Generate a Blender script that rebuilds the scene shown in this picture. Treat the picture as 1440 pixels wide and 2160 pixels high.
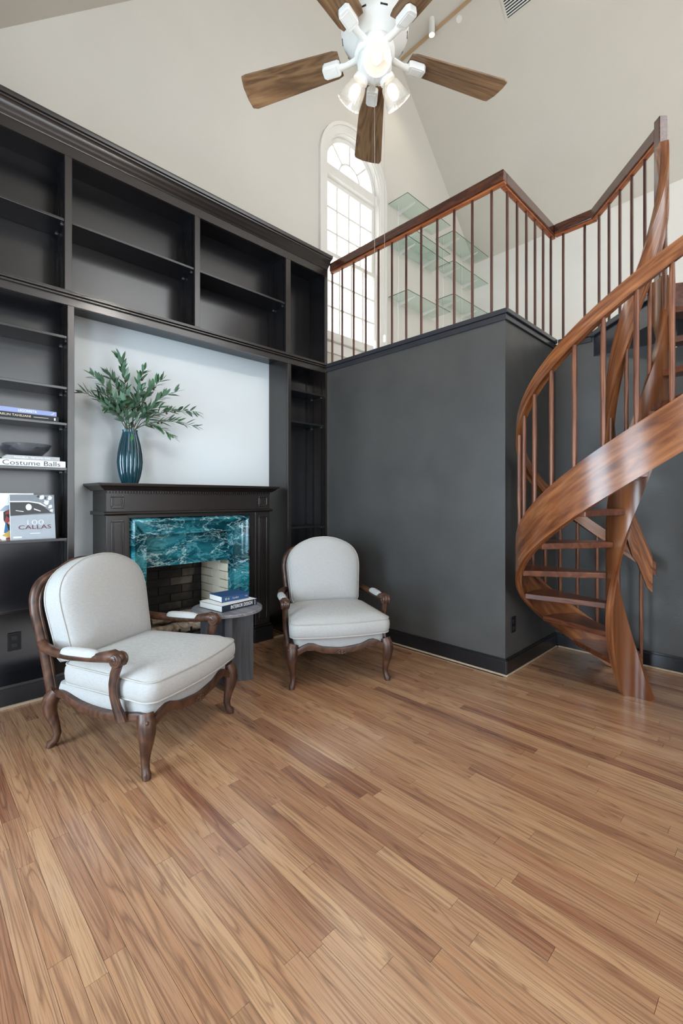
import bpy, math, random
from mathutils import Vector, Matrix
for o in list(bpy.data.objects): bpy.data.objects.remove(o, do_unlink=True)
SC = bpy.context.scene
COL = SC.collection
R = math.radians
random.seed(7)

# ------------------------------------------------------------------ camera, world, lights
YAW = math.atan2(970, 950)
CA, SA = math.cos(YAW), math.sin(YAW)
CAM = (3.32, -3.054, 1.25)
cam = bpy.data.cameras.new('camera'); cam_o = bpy.data.objects.new('camera', cam); COL.objects.link(cam_o)
cam.sensor_fit = 'HORIZONTAL'; cam.sensor_width = 24; cam.lens = 950/1440*24; cam.shift_y = -28/1440
cam.clip_start = .02
cam_o.location = CAM; cam_o.rotation_euler = (R(90), 0, YAW)
SC.camera = cam_o
SC.view_settings.view_transform = 'Standard'; SC.view_settings.look = 'None'
SC.view_settings.gamma = 1; SC.view_settings.use_curve_mapping = False
SC.view_settings.exposure = -0.55
try:
    SC.cycles.use_denoising = True
    SC.cycles.max_bounces = 6; SC.cycles.diffuse_bounces = 4; SC.cycles.glossy_bounces = 3
    SC.cycles.use_adaptive_sampling = True; SC.cycles.adaptive_threshold = .1
    SC.cycles.transmission_bounces = 4; SC.cycles.transparent_max_bounces = 10
    SC.cycles.sample_clamp_indirect = 6; SC.cycles.caustics_reflective = False; SC.cycles.caustics_refractive = False
except Exception: pass
W = bpy.data.worlds.new('sky'); SC.world = W; W.use_nodes = True
bg = W.node_tree.nodes['Background']; bg.inputs[0].default_value = (.93, .97, 1.0, 1); bg.inputs[1].default_value = 5.5

def area(name, loc, rot, sx, sy, watts, col):
    l = bpy.data.lights.new(name, 'AREA'); l.shape = 'RECTANGLE'; l.size = sx; l.size_y = sy; l.energy = watts; l.color = col
    o = bpy.data.objects.new(name, l); COL.objects.link(o); o.location = loc; o.rotation_euler = rot
    return o
# daylight outside the window openings behind the camera, the upper gable one added (front wall y=-4.3, right gable x=5.5)
DAY = (.60, .81, 1.0)
area('daylight_front_window', (1.35, -4.40, 1.3), (R(90), 0, 0), 1.3, 1.9, 165, DAY)
area('daylight_middle_window', (3.5, -4.40, 1.3), (R(90), 0, 0), 1.3, 1.9, 125, DAY)
area('daylight_right_window', (5.60, -1.6, 2.1), (R(90), 0, R(90)), 2.2, 2.9, 42, (.76, .89, 1.0))
area('added_gable_light', (5.60, .75, 4.8), (R(90), 0, R(90)), 3.3, 2.4, 50, (1.0, .97, .92))  # added fill with no known source, for ceiling and bookcase reflections
def portal(loc, rot, sx, sy):
    o = area('window_portal', loc, rot, sx, sy, 1, (1, 1, 1)); o.data.cycles.is_portal = True
portal((-.44, .70, 4.2), (R(90), 0, R(-90)), .92, 2.4)

# ------------------------------------------------------------------ mesh helpers
def h2l(h):
    h = h.lstrip('#'); c = [int(h[i:i+2], 16)/255 for i in (0, 2, 4)]
    return tuple((x/12.92 if x <= .04045 else ((x+.055)/1.055)**2.4) for x in c) + (1,)

WO = {}   # world origin of built objects
class MB:
    def __init__(s): s.v = []; s.f = []; s.uv = []
    def add(s, v, f, uv=None):
        n = len(s.v); s.v += [tuple(p) for p in v]; s.f += [tuple(i+n for i in q) for q in f]
        s.uv += uv if uv else [None]*len(f); return s
    def box(s, x0, x1, y0, y1, z0, z1):
        v = [(x0,y0,z0),(x1,y0,z0),(x1,y1,z0),(x0,y1,z0),(x0,y0,z1),(x1,y0,z1),(x1,y1,z1),(x0,y1,z1)]
        return s.add(v, [(0,3,2,1),(4,5,6,7),(0,1,5,4),(1,2,6,5),(2,3,7,6),(3,0,4,7)])
    def prism(s, pts, vec):
        n = len(pts); a = [Vector(p) for p in pts]; vec = Vector(vec)
        nrm = Vector((0,0,0))
        for i in range(n): nrm += a[i].cross(a[(i+1) % n])
        if nrm.dot(vec) > 0: a = a[::-1]
        b = [p+vec for p in a]
        return s.add(a+b, [tuple(range(n)), tuple(range(2*n-1, n-1, -1))] + [(i, i+n, (i+1) % n+n, (i+1) % n) for i in range(n)])
    def loft(s, rings, caps=True, ring_closed=True, loop=False, uv=False):
        m = len(rings[0]); v = [p for r in rings for p in r]; f = []; uvs = []
        L = [0]
        for i in range(1, len(rings)): L.append(L[-1] + (Vector(rings[i][0])-Vector(rings[i-1][0])).length)
        W_ = [0]
        for j in range(1, m+1): W_.append(W_[-1] + (Vector(rings[0][j % m])-Vector(rings[0][j-1])).length)
        N = len(rings)
        for i in range(N if loop else N-1):
            i2 = (i+1) % N
            for j in range(m if ring_closed else m-1):
                k = (j+1) % m
                f.append((i*m+j, i*m+k, i2*m+k, i2*m+j)); uvs.append([(L[i], W_[j]), (L[i], W_[j+1]), (L[i2], W_[j+1]), (L[i2], W_[j])])
        if caps and ring_closed and not loop:
            f.append(tuple(range(m-1, -1, -1))); uvs.append([(0, .01*q) for q in range(m)])
            f.append(tuple(range((N-1)*m, N*m))); uvs.append([(0, .01*q) for q in range(m)])
        return s.add(v, f, uvs if uv else None)
    def tube(s, path, r, n=8, sq=(1, 1), uv=False, loop=False, up=None):
        P = [Vector(p) for p in path]; rings = []; prev = None
        for i, p in enumerate(P):
            if loop: t = P[(i+1) % len(P)]-P[i-1]
            else: t = P[min(i+1, len(P)-1)]-P[max(i-1, 0)]
            t.normalize()
            if prev is None:
                u = Vector(up) if up else (Vector((0,0,1)) if abs(t.z) < .9 else Vector((1,0,0)))
            else: u = prev
            u = (u-t*u.dot(t)).normalized(); prev = u; w = t.cross(u)
            rr = r[i] if isinstance(r, (list, tuple)) else r
            rings.append([p+u*(rr*sq[0]*math.cos(2*math.pi*j/n+math.pi/n))+w*(rr*sq[1]*math.sin(2*math.pi*j/n+math.pi/n)) for j in range(n)])
        return s.loft(rings, True, True, loop, uv)
    def lathe(s, prof, n=24, c=(0,0,0), mod=None, closed=False):
        rings = [[(c[0]+r*(mod(j/n) if mod else 1)*math.cos(2*math.pi*j/n), c[1]+r*(mod(j/n) if mod else 1)*math.sin(2*math.pi*j/n), c[2]+z) for j in range(n)] for r, z in prof]
        return s.loft(rings, not closed, True, closed)
    def ell(s, c, rad, nu=10, nv=6):
        rings = [[(c[0]+rad[0]*math.sin(math.pi*i/nv)*math.cos(2*math.pi*j/nu), c[1]+rad[1]*math.sin(math.pi*i/nv)*math.sin(2*math.pi*j/nu), c[2]-rad[2]*math.cos(math.pi*i/nv)) for j in range(nu)] for i in range(nv+1)]
        rings[0] = [(c[0]+.02*rad[0]*math.cos(2*math.pi*j/nu), c[1]+.02*rad[1]*math.sin(2*math.pi*j/nu), c[2]-rad[2]) for j in range(nu)]
        rings[-1] = [(p[0], p[1], c[2]+rad[2]) for p in rings[0]]
        return s.loft(rings)
    def xf(s, M):
        s.v = [tuple(M @ Vector(p)) for p in s.v]; return s
    def mesh(s, name, smooth=None):
        me = bpy.data.meshes.new(name); me.from_pydata(s.v, [], s.f)
        if any(u for u in s.uv):
            ul = me.uv_layers.new(name='UVMap')
            for p, u in zip(me.polygons, s.uv):
                if u:
                    for li, c in zip(p.loop_indices, u): ul.data[li].uv = c
        if smooth:
            me.polygons.foreach_set('use_smooth', [True]*len(me.polygons)); me.update()
            me.set_sharp_from_angle(angle=R(smooth))
        me.update(); return me
    def build(s, name, mat, parent=None, smooth=None, bevel=0, local=False, label=None):
        me = s.mesh(name, smooth)
        if mat: me.materials.append(mat)
        return link(name, me, parent, bevel, local, label)
def link(name, me, parent=None, bevel=0, local=False, label=None):
    o = bpy.data.objects.new(name, me); COL.objects.link(o)
    wo = Vector((0,0,0))
    if parent:
        o.parent = parent
        if not local: o.location = -WO[parent]
        else: wo = WO[parent].copy()
    WO[o] = wo
    if bevel:
        m = o.modifiers.new('bevel', 'BEVEL'); m.width = bevel; m.segments = 2; m.limit_method = 'ANGLE'; m.angle_limit = R(40)
    if label: o['label'] = label
    return o
def thing(name, label, cat, loc=(0,0,0), rz=0, group=None):
    o = bpy.data.objects.new(name, None); COL.objects.link(o); o.location = loc; o.rotation_euler = (0,0,rz)
    o.empty_display_size = .1
    WO[o] = Vector(loc); return tag(o, label, cat, group)
def tag(o, label, cat, group=None):
    o['label'] = label; o['category'] = cat
    if group: o['group'] = group
    return o
def struct(o): o['kind'] = 'structure'; return o
def dup(root, loc, rz, label):
    r = root.copy(); COL.objects.link(r); r.location = loc; r.rotation_euler = (0,0,rz); r['label'] = label
    for ch in root.children:
        c = ch.copy(); COL.objects.link(c); c.parent = r
        for g in ch.children:
            d = g.copy(); COL.objects.link(d); d.parent = c
    return r
def text_mesh(txt, size, width=None, depth=.0006):
    cu = bpy.data.curves.new('lettering', 'FONT'); cu.body = txt; cu.size = size; cu.extrude = depth; cu.align_x = 'CENTER'; cu.align_y = 'CENTER'
    cu.resolution_u = 3
    o = bpy.data.objects.new('lettering', cu); COL.objects.link(o)
    dg = bpy.context.evaluated_depsgraph_get(); dg.update()
    me = bpy.data.meshes.new_from_object(o.evaluated_get(dg)); bpy.data.objects.remove(o)
    if width and len(me.vertices):
        xs = [v.co.x for v in me.vertices]; k = width/(max(xs)-min(xs)); c = (max(xs)+min(xs))/2
        for v in me.vertices: v.co.x = (v.co.x-c)*k
    return me
def text(txt, size, M, mat, parent, width=None, name='lettering'):
    me = text_mesh(txt, size, width); me.transform(M); me.materials.clear(); me.materials.append(mat)
    return link(name, me, parent)
def frame(o, x, y):   # matrix with given origin, x axis, y axis
    x = Vector(x).normalized(); y = Vector(y); y = (y-x*x.dot(y)).normalized(); z = x.cross(y)
    return Matrix(((x.x,y.x,z.x,o[0]),(x.y,y.y,z.y,o[1]),(x.z,y.z,z.z,o[2]),(0,0,0,1)))

# ------------------------------------------------------------------ materials
class NT:
    def __init__(s, name):
        s.m = bpy.data.materials.new(name); s.m.use_nodes = True; s.t = s.m.node_tree; s.b = s.t.nodes['Principled BSDF']
    def n(s, typ, **k):
        x = s.t.nodes.new('ShaderNode'+typ)
        for a, b in k.items():
            if a[0] == '_': x.inputs[int(a[1:])].default_value = b
            else: setattr(x, a, b)
        return x
    def l(s, a, b): s.t.links.new(a, b)
    def coord(s, kind='Object', scale=(1,1,1), rnd=0):
        tc = s.n('TexCoord'); mp = s.n('Mapping'); s.l(tc.outputs[kind], mp.inputs[0]); mp.inputs[3].default_value = scale
        if rnd:
            oi = s.n('ObjectInfo'); mu = s.n('Math', operation='MULTIPLY', _1=rnd); s.l(oi.outputs['Random'], mu.inputs[0])
            s.l(mu.outputs[0], mp.inputs[1])
        return mp.outputs[0]
    def noise(s, co, scale=5, detail=3, dist=0, rough=.5):
        x = s.n('TexNoise'); s.l(co, x.inputs['Vector']); x.inputs['Scale'].default_value = scale; x.inputs['Detail'].default_value = detail
        x.inputs['Distortion'].default_value = dist; x.inputs['Roughness'].default_value = rough
        return x.outputs[0]
    def ramp(s, fac, stops):
        x = s.n('ValToRGB'); s.l(fac, x.inputs[0]); e = x.color_ramp.elements
        while len(e) < len(stops): e.new(.5)
        for q, (p, c) in zip(e, stops): q.position = p; q.color = h2l(c) if isinstance(c, str) else c
        return x.outputs[0]
    def mix(s, fac, a, b, mode='MIX'):
        x = s.n('MixRGB', blend_type=mode)
        for i, q in ((0, fac), (1, a), (2, b)):
            if isinstance(q, str): x.inputs[i].default_value = h2l(q)
            elif isinstance(q, (int, float)): x.inputs[i].default_value = q
            else: s.l(q, x.inputs[i])
        return x.outputs[0]
    def math(s, op, a, b=0):
        x = s.n('Math', operation=op)
        for i, q in ((0, a), (1, b)):
            if isinstance(q, (int, float)): x.inputs[i].default_value = q
            else: s.l(q, x.inputs[i])
        return x.outputs[0]
    def bump(s, h, strength=.2, dist=.002):
        x = s.n('Bump'); s.l(h, x.inputs['Height']); x.inputs['Strength'].default_value = strength; x.inputs['Distance'].default_value = dist
        s.l(x.outputs[0], s.b.inputs['Normal'])
    def set(s, col=None, rough=None, **k):
        if col is not None:
            if isinstance(col, str): s.b.inputs['Base Color'].default_value = h2l(col)
            else: s.l(col, s.b.inputs['Base Color'])
        if rough is not None:
            if isinstance(rough, (int, float)): s.b.inputs['Roughness'].default_value = rough
            else: s.l(rough, s.b.inputs['Roughness'])
        for a, v in k.items(): s.b.inputs[a.replace('_', ' ')].default_value = v
        return s.m

def plain(name, col, rough=.5, var=.06, scale=6, bump=0, bscale=200, **k):
    t = NT(name); co = t.coord('Object')
    n = t.noise(co, scale, 4)
    c = h2l(col); lo = tuple(max(0, x*(1-var)) for x in c[:3])+(1,); hi = tuple(min(1, x*(1+var)) for x in c[:3])+(1,)
    t.set(t.ramp(n, [(.3, lo), (.7, hi)]), rough, **k)
    if bump: t.bump(t.noise(co, bscale, 3), bump, .001)
    return t.m
def wood(name, dark, mid, light, sc=(3, 40, 40), rough=.35, kind='Object', rnd=30, coat=0, pore=.5):
    t = NT(name); co = t.coord(kind, sc, rnd)
    fine = t.noise(co, 1.0, 6, .4, .65)
    fig = t.noise(t.coord(kind, (sc[0]*.4, sc[1]*.22, sc[2]*.22), rnd), 1.0, 2, .9)
    rings = t.math('PINGPONG', t.math('MULTIPLY', fig, 7.0), .5)
    a = t.ramp(rings, [(.0, dark), (.22, mid), (.5, light)])
    g = t.ramp(fine, [(.32, dark), (.5, mid), (.66, light)])
    t.set(t.mix(pore, a, g), rough)
    if coat: t.b.inputs['Coat Weight'].default_value = coat; t.b.inputs['Coat Roughness'].default_value = .2
    t.bump(fine, .08, .001)
    return t.m

# painted surfaces
M_wall = plain('warm_white_paint', '#d6d1c8', .75, .02, 2, .12, 120)
M_ceil = plain('ceiling_paint', '#cfc8bd', .8, .02, 2, .08, 120)
M_loft = plain('bright_loft_paint', '#e8e5df', .75, .02, 2, .1, 120)
M_recess = plain('daylight_tinted_white', '#dfe6e9', .6, .02, 2, .12, 120)  # bluish daylight on the wall put into the colour
M_trimw = plain('white_trim_paint', '#e6e2dc', .45, .02)
def dark_wall():
    t = NT('charcoal_wall_paint'); co = t.coord('Object')
    n = t.noise(co, 2.2, 5, .3); sc = t.noise(t.coord('Object', (1, 3, 1)), 3.1, 6, .6)
    c = t.ramp(n, [(.3, '#41403f'), (.7, '#4b4a48')])
    c = t.mix(t.ramp(sc, [(.70, (0,0,0,1)), (.80, (.35,.35,.35,1))]), c, '#55575a')
    t.set(c, t.ramp(t.noise(co, 5, 3), [(.3, (.36,)*3+(1,)), (.7, (.5,)*3+(1,))]))
    t.bump(t.noise(co, 90, 3), .35, .002); return t.m
M_dark = dark_wall()
M_trimd = plain('charcoal_gloss_trim', '#35353a', .22, .06, 6)
M_case = plain('espresso_cabinet_paint', '#1d1715', .28, .1, 8, .05, 260, Specular_IOR_Level=.85)
M_casein = plain('espresso_shelf_paint', '#151417', .24, .1, 8, .05, 260, Specular_IOR_Level=.85)
M_base = plain('black_baseboard_paint', '#17171a', .3, .1, 8)
M_shoe = plain('raw_oak_shoe_moulding', '#a8937b', .5, .12, 30)
# floor
def floor_mat():
    t = NT('oak_strip_floor'); oi = t.n('ObjectInfo')
    fig = t.noise(t.coord('Object', (.55, 11, 1), 60), 1.6, 2, .7, .4)
    rings = t.math('PINGPONG', t.math('MULTIPLY', fig, 9.0), .5)
    fine = t.noise(t.coord('Object', (5, 330, 1), 60), 1.0, 4, .15, .65)
    broad = t.noise(t.coord('Object', (1.2, 40, 1), 60), 1.0, 3, .3)
    tone = t.ramp(oi.outputs['Random'], [(0, '#6f4431'), (.06, '#8d5f44'), (.2, '#a57a58'), (.4, '#98694a'), (.58, '#ae8562'), (.74, '#936549'), (.9, '#a57a57'), (1, '#774733')])
    lt = t.mix(.30, tone, '#c9a884'); dk = t.mix(.62, tone, '#4a3328')
    a = t.mix(t.ramp(broad, [(.3, (0,0,0,1)), (.7, (1,1,1,1))]), tone, lt)
    a = t.mix(t.ramp(rings, [(.0, (.75,.75,.75,1)), (.10, (.35,.35,.35,1)), (.22, (0,0,0,1))]), a, dk)
    b = t.mix(t.ramp(fine, [(.38, (.6,.6,.6,1)), (.50, (0,0,0,1))]), a, dk)
    t.set(b, t.ramp(fine, [(.3, (.27,)*3+(1,)), (.7, (.19,)*3+(1,))])); t.b.inputs['Specular IOR Level'].default_value = .9; t.b.inputs['Coat Weight'].default_value = .6; t.b.inputs['Coat Roughness'].default_value = .2
    t.bump(fine, .04, .0004); return t.m
M_floor = floor_mat()
M_sub = plain('subfloor', '#2a1d14', .8)
M_stair = wood('stained_oak_stair', '#3e1d0f', '#774526', '#9c6640', (2.2, 34, 34), .26, 'UV', 20, .25, .72)
M_stairo = wood('stained_oak_treads', '#3a1c12', '#5f3320', '#7c4a30', (3, 30, 30), .3, 'Object', 20, .2)
M_rail = wood('dark_stained_rail', '#2c130b', '#472013', '#63321d', (4, 45, 45), .2, 'Object', 20, .6)
M_fillet = wood('orange_stained_fillet', '#7a3a1c', '#a5572b', '#b8703f', (4, 40, 40), .35, 'Object', 20)
M_ballo = wood('dark_loft_baluster', '#2a1410', '#472419', '#5c3323', (40, 40, 3), .35, 'Object', 20)
M_bal = wood('stained_baluster', '#3f2014', '#6d3f28', '#8d5b3e', (40, 40, 3), .35, 'Object', 20)
M_chairw = wood('walnut_chair_frame', '#22130c', '#42281b', '#603f2e', (14, 14, 14), .38, 'Object', 0)
def linen():
    t = NT('linen_upholstery'); co = t.coord('Object')
    w = t.noise(t.coord('Object', (900, 900, 40)), 1, 2); w2 = t.noise(t.coord('Object', (60, 60, 900)), 1, 2)
    s = t.math('ADD', w, w2)
    c = t.ramp(t.math('MULTIPLY', s, .5), [(.34, '#9b9a98'), (.64, '#b0afad')])
    c = t.mix(t.ramp(t.noise(co, 4, 4), [(.5, (0,0,0,1)), (.85, (.3,.3,.3,1))]), c, '#a39c90')
    t.set(c, .92); t.bump(t.noise(co, 14, 4, .8), .25, .006); t.b.inputs['Sheen Weight'].default_value = .1; return t.m
M_linen = linen()
M_pipe = plain('linen_piping', '#a9a69f', .9)
M_cane = plain('woven_cane', '#2c211a', .7, .4, 220, .6, 240)
M_table = wood('grey_washed_table_wood', '#3c3d42', '#4b4c51', '#5d5e62', (40, 40, 3), .42, 'Object', 10)
M_tablet = wood('grey_washed_table_top', '#54545a', '#75757a', '#8f8e91', (3, 40, 40), .36, 'Object', 10)
def marble():
    t = NT('green_marble'); co = t.coord('Object', (1, .75, 1.7), 20)
    co.node.inputs[2].default_value = (R(28), 0, 0)
    cl = t.noise(co, 3.2, 6, .5, .6)
    base = t.ramp(cl, [(.32, '#041c22'), (.46, '#0b3f49'), (.58, '#1c6a74'), (.72, '#4a97a0')])
    v1 = t.math('ABSOLUTE', t.math('SUBTRACT', t.noise(co, 2.8, 7, .35, .62), .5)); v2 = t.math('ABSOLUTE', t.math('SUBTRACT', t.noise(co, 8, 6, .6, .65), .5))
    c = t.mix(t.ramp(v2, [(0, (.5,.5,.5,1)), (.035, (0,0,0,1))]), base, '#6fb0b6')
    c = t.mix(t.ramp(v1, [(0, (.75,.75,.75,1)), (.012, (0,0,0,1))]), c, '#c5dcdc')
    t.set(c, .14); return t.m
M_marble = marble()
def brick_mat(name, cols):
    t = NT(name); oi = t.n('ObjectInfo'); co = t.coord('Object', (1,1,1), 30)
    c = t.ramp(oi.outputs['Random'], cols)
    soot = t.noise(t.n('NewGeometry').outputs['Position'], 3.2, 4, .5)
    c = t.mix(t.ramp(soot, [(.36, (0,0,0,1)), (.56, (.88,.88,.88,1))]), c, '#191614') if 'soot' in name else t.mix(t.ramp(soot, [(.55, (0,0,0,1)), (.75, (.4,.4,.4,1))]), c, '#6b6458')
    t.set(c, .9); t.bump(t.noise(co, 60, 4), .5, .004); return t.m
M_brickd = brick_mat('soot_stained_firebrick', [(0, '#332d29'), (.5, '#4d453f'), (1, '#766b60')])
M_brickl = brick_mat('pale_firebrick', [(0, '#cfc4ae'), (.5, '#ddd4bf'), (1, '#c2b69d')])
M_mortarl = plain('pale_mortar', '#8d8676', .95, .15, 20)
M_mortar = plain('firebox_mortar', '#2a2623', .95, .2, 20)
M_log = wood('ceramic_log', '#4b3f35', '#8c7d6c', '#b9ab98', (6, 25, 25), .85)
M_iron = plain('black_iron', '#101010', .5, metal=0) if False else plain('black_iron', '#121212', .5)
# metals, glass, small
M_white = plain('white_fan_enamel', '#e9e8e2', .35)
M_metal = plain('brushed_steel', '#b9b9b5', .35); M_metal.node_tree.nodes['Principled BSDF'].inputs['Metallic'].default_value = .9
M_brass = plain('track_bronze', '#b0906c', .4)
M_blade = wood('fan_blade_oak', '#4f3a28', '#77593e', '#957553', (4, 40, 40), .4, 'Object', 9)
M_black = plain('black_plastic', '#0e0e10', .4)
M_paper = plain('paper_pages', '#e9e6de', .9, .04, 300)
def glassy(name, tint, opac, rough=.03, ior=1.45, surf=None):
    t = NT(name); tr = t.n('BsdfTransparent'); tr.inputs[0].default_value = h2l(tint)
    gl = t.n('BsdfGlossy'); gl.inputs['Roughness'].default_value = rough; gl.inputs[0].default_value = (1,1,1,1)
    lw = t.n('LayerWeight'); fac = t.math('MULTIPLY_ADD', t.math('POWER', lw.outputs['Facing'], 4), .6)
    fac.node.inputs[2].default_value = ((ior-1)/(ior+1))**2
    mx = t.n('MixShader'); t.l(fac, mx.inputs[0]); t.l(tr.outputs[0], mx.inputs[1]); t.l(gl.outputs[0], mx.inputs[2])
    out = t.t.nodes['Material Output']
    if opac:
        t.set(surf or tint, .3); m2 = t.n('MixShader'); m2.inputs[0].default_value = opac; t.l(mx.outputs[0], m2.inputs[1]); t.l(t.b.outputs[0], m2.inputs[2]); t.l(m2.outputs[0], out.inputs[0])
    else: t.l(mx.outputs[0], out.inputs[0])
    return t.m
M_pane = glassy('window_glass', '#fbfaf6', .04, .05)
M_gshelf = glassy('green_tinted_shelf_glass', '#eff7f4', .05, .03, 1.45, '#dcebe6')
M_gedge = plain('glass_cut_edge', '#27463f', .15)
M_bowl = glassy('smoked_glass', '#d3d5d9', .07, .04, 1.6, '#9a9ca0')
M_shade = glassy('clear_ribbed_glass', '#f6f6f4', .13, .08, 1.45, '#ffffff')
def emit(name, col, s):
    t = NT(name); e = t.n('Emission'); e.inputs[0].default_value = h2l(col); e.inputs[1].default_value = s
    t.l(e.outputs[0], t.t.nodes['Material Output'].inputs[0]); return t.m
M_bulb = emit('lit_bulb', '#ffe9cf', 8)
M_spot = emit('lit_spot_lens', '#ffe6c6', 8)
def vase_mat():
    t = NT('dark_teal_glass'); co = t.coord('Object')
    t.set(t.ramp(t.noise(co, 6, 2), [(.3, '#0a2c36'), (.7, '#154853')]), .16); t.b.inputs['Coat Weight'].default_value = .5; return t.m
M_vase = vase_mat()
def leaf_mat():
    t = NT('olive_leaf'); oi = t.n('ObjectInfo')
    c = t.ramp(oi.outputs['Random'], [(0, '#183f22'), (.4, '#29592f'), (.75, '#3d6f3c'), (1, '#547553')])
    gm = t.n('NewGeometry'); c = t.mix(gm.outputs['Backfacing'], c, '#58775f'); t.set(c, .5); return t.m
M_leaf = leaf_mat()
M_stem = plain('olive_stem', '#4a4a35', .7)
M_olive = plain('dark_olive_fruit', '#4a2320', .35)
def col(name, h, rough=.55): return plain(name, h, rough, .04, 20)

# ------------------------------------------------------------------ room shell
XW = -.30                      # plane of the gable wall
YB, ZE = 3.43, 4.962           # loft back wall, eave height
RIDY, RIDZ = .757, 7.635
YF, XR = -4.3, 5.5             # wall behind the camera, right gable wall
def ceil_z(y): return 8.392-y if y > RIDY else 6.878+y
def gable(mb, y0, y1, z0, x=XW, t=-.12, zt0=None, zt1=None):
    ys = [y0] + ([RIDY] if y0 < RIDY < y1 else []) + [y1]
    top = [(x, y, ceil_z(y)) for y in ys[::-1]]
    mb.prism([(x, y0, z0), (x, y1, z0)] + top, (t, 0, 0))
WY0, WY1, WZ0, WZS = .24, 1.16, 3.02, 4.97; WYC = .70; WR = .46
mb = MB()
gable(mb, YF, -1.79, 0); gable(mb, -1.79, -1.03, .985); gable(mb, -1.03, WY0, 0); gable(mb, WY1, YB+.12, 0)
mb.box(XW-.12, XW, WY0, WY1, 0, WZ0)
N = 24
for i in range(N):
    a0, a1 = math.pi-math.pi*i/N, math.pi-math.pi*(i+1)/N
    p0 = (WYC+WR*math.cos(a0), WZS+WR*math.sin(a0)); p1 = (WYC+WR*math.cos(a1), WZS+WR*math.sin(a1))
    mb.prism([(XW, p0[0], p0[1]), (XW, p1[0], p1[1]), (XW, p1[0], ceil_z(p1[0])), (XW, p0[0], ceil_z(p0[0]))], (-.12, 0, 0))
struct(mb.build('wall_left', M_wall))
mb = MB().box(XW-.12, XR+.12, YB, YB+.12, 0, ZE+.1); struct(mb.build('wall_loft', M_loft))
struct(MB().box(XW+.0003, XW+.0013, -2.2415, -.4955, 0, 2.5548).build('wall_recess_tinted', M_recess)) if False else None
mb = MB().box(XW+.0003, XW+.0013, -2.2415, -2.0505, 0, 2.5548).box(XW+.0003, XW+.0013, -.6995, -.4955, .1185, 2.5548).box(XW+.0003, XW+.0013, -2.0505, -.6995, 1.35, 2.5548); struct(mb.build('wall_recess_tinted', M_recess))  # thin skin over the wall, carries the painted daylight tint
mb = MB().prism([(XW-.12, YB+.12, 8.392-YB-.12), (XW-.12, RIDY, RIDZ), (XW-.12, RIDY, RIDZ+.14), (XW-.12, YB+.12, 8.392-YB+.02)], (XR-XW+.24, 0, 0)); struct(mb.build('ceiling', M_ceil))
mb = MB().prism([(XW-.12, YF-.12, 6.878+YF-.12), (XW-.12, RIDY, RIDZ), (XW-.12, RIDY, RIDZ+.14), (XW-.12, YF-.12, 6.878+YF+.02)], (XR-XW+.24, 0, 0)); struct(mb.build('ceiling', M_ceil))
# wall behind the camera, with two window openings
zt = 6.878+YF+.02
mb = MB()
for x0, x1 in ((XW-.12, .70), (2.0, 2.85), (4.15, XR+.12)): mb.box(x0, x1, YF-.12, YF, 0, zt)
for x0, x1 in ((.70, 2.0), (2.85, 4.15)): mb.box(x0, x1, YF-.12, YF, 0, .35); mb.box(x0, x1, YF-.12, YF, 2.25, zt)
struct(mb.build('wall_front', M_wall))
mb = MB(); gable(mb, YF, -2.7, 0, XR, .12); gable(mb, -.90, 2.40, 6.0-.02, XR, .12); mb.box(XR, XR+.12, -.5, 2.40, 0, 3.6); gable(mb, 2.40, YB+.12, 0, XR, .12); gable(mb, -2.7, -.90, 3.55, XR, .12); mb.box(XR, XR+.12, -.90, -.5, 3.55, 3.6); mb.box(XR, XR+.12, -2.7, -.5, 0, .65)
struct(mb.build('wall_right', M_wall))
def plain_window(name, horiz, a0, a1, z0, z1, c, nx, nz):
    def bx(m, p0, p1, q0, q1, t0, t1):
        return m.box(p0, p1, c+t0, c+t1, q0, q1) if horiz else m.box(c+t0, c+t1, p0, p1, q0, q1)
    m = MB(); fw = .06
    bx(m, a0, a0+fw, z0, z1, -.03, .03); bx(m, a1-fw, a1, z0, z1, -.03, .03); bx(m, a0+fw, a1-fw, z0, z0+fw, -.03, .03); bx(m, a0+fw, a1-fw, z1-fw, z1, -.03, .03)
    w = struct(m.build(name, M_trimw))
    for i in range(1, nx):
        p = a0+(a1-a0)*i/nx; m = MB(); bx(m, p-.012, p+.012, z0+fw, z1-fw, -.015, .015); m.build('muntin', M_trimw, w)
    for i in range(1, nz):
        p = z0+(z1-z0)*i/nz; m = MB(); bx(m, a0+fw, a1-fw, p-.012, p+.012, -.014, .014); m.build('muntin', M_trimw, w)
plain_window('window_2', True, .70, 2.0, .35, 2.25, YF-.05, 2, 3)
plain_window('window_3', True, 2.85, 4.15, .35, 2.25, YF-.05, 2, 3)
plain_window('window_4', False, -2.7, -.5, .65, 3.55, XR+.05, 3, 4)
plain_window('added_gable_window', False, -.90, 2.40, 3.6, 5.98, XR+.05, 4, 3)  # added opening, sized so the glossy bookcase reflects its light
# charcoal walls below the loft
CX_, NY = 1.855, .93
struct(MB().box(0, CX_, 0, .10, 0, 2.555).build('wall_center', M_dark))
struct(MB().box(CX_-.10, CX_, .10, NY+.10, 0, 2.555).build('wall_return', M_dark))
struct(MB().box(CX_, XR, NY, NY+.10, 0, 2.555).build('wall_niche', M_dark))
mb = MB().box(XW, CX_-.10, .10, YB, 2.44, 2.57).box(CX_-.10, XR, NY+.10, YB, 2.44, 2.57)
struct(mb.build('floor_loft', M_trimw))
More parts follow.
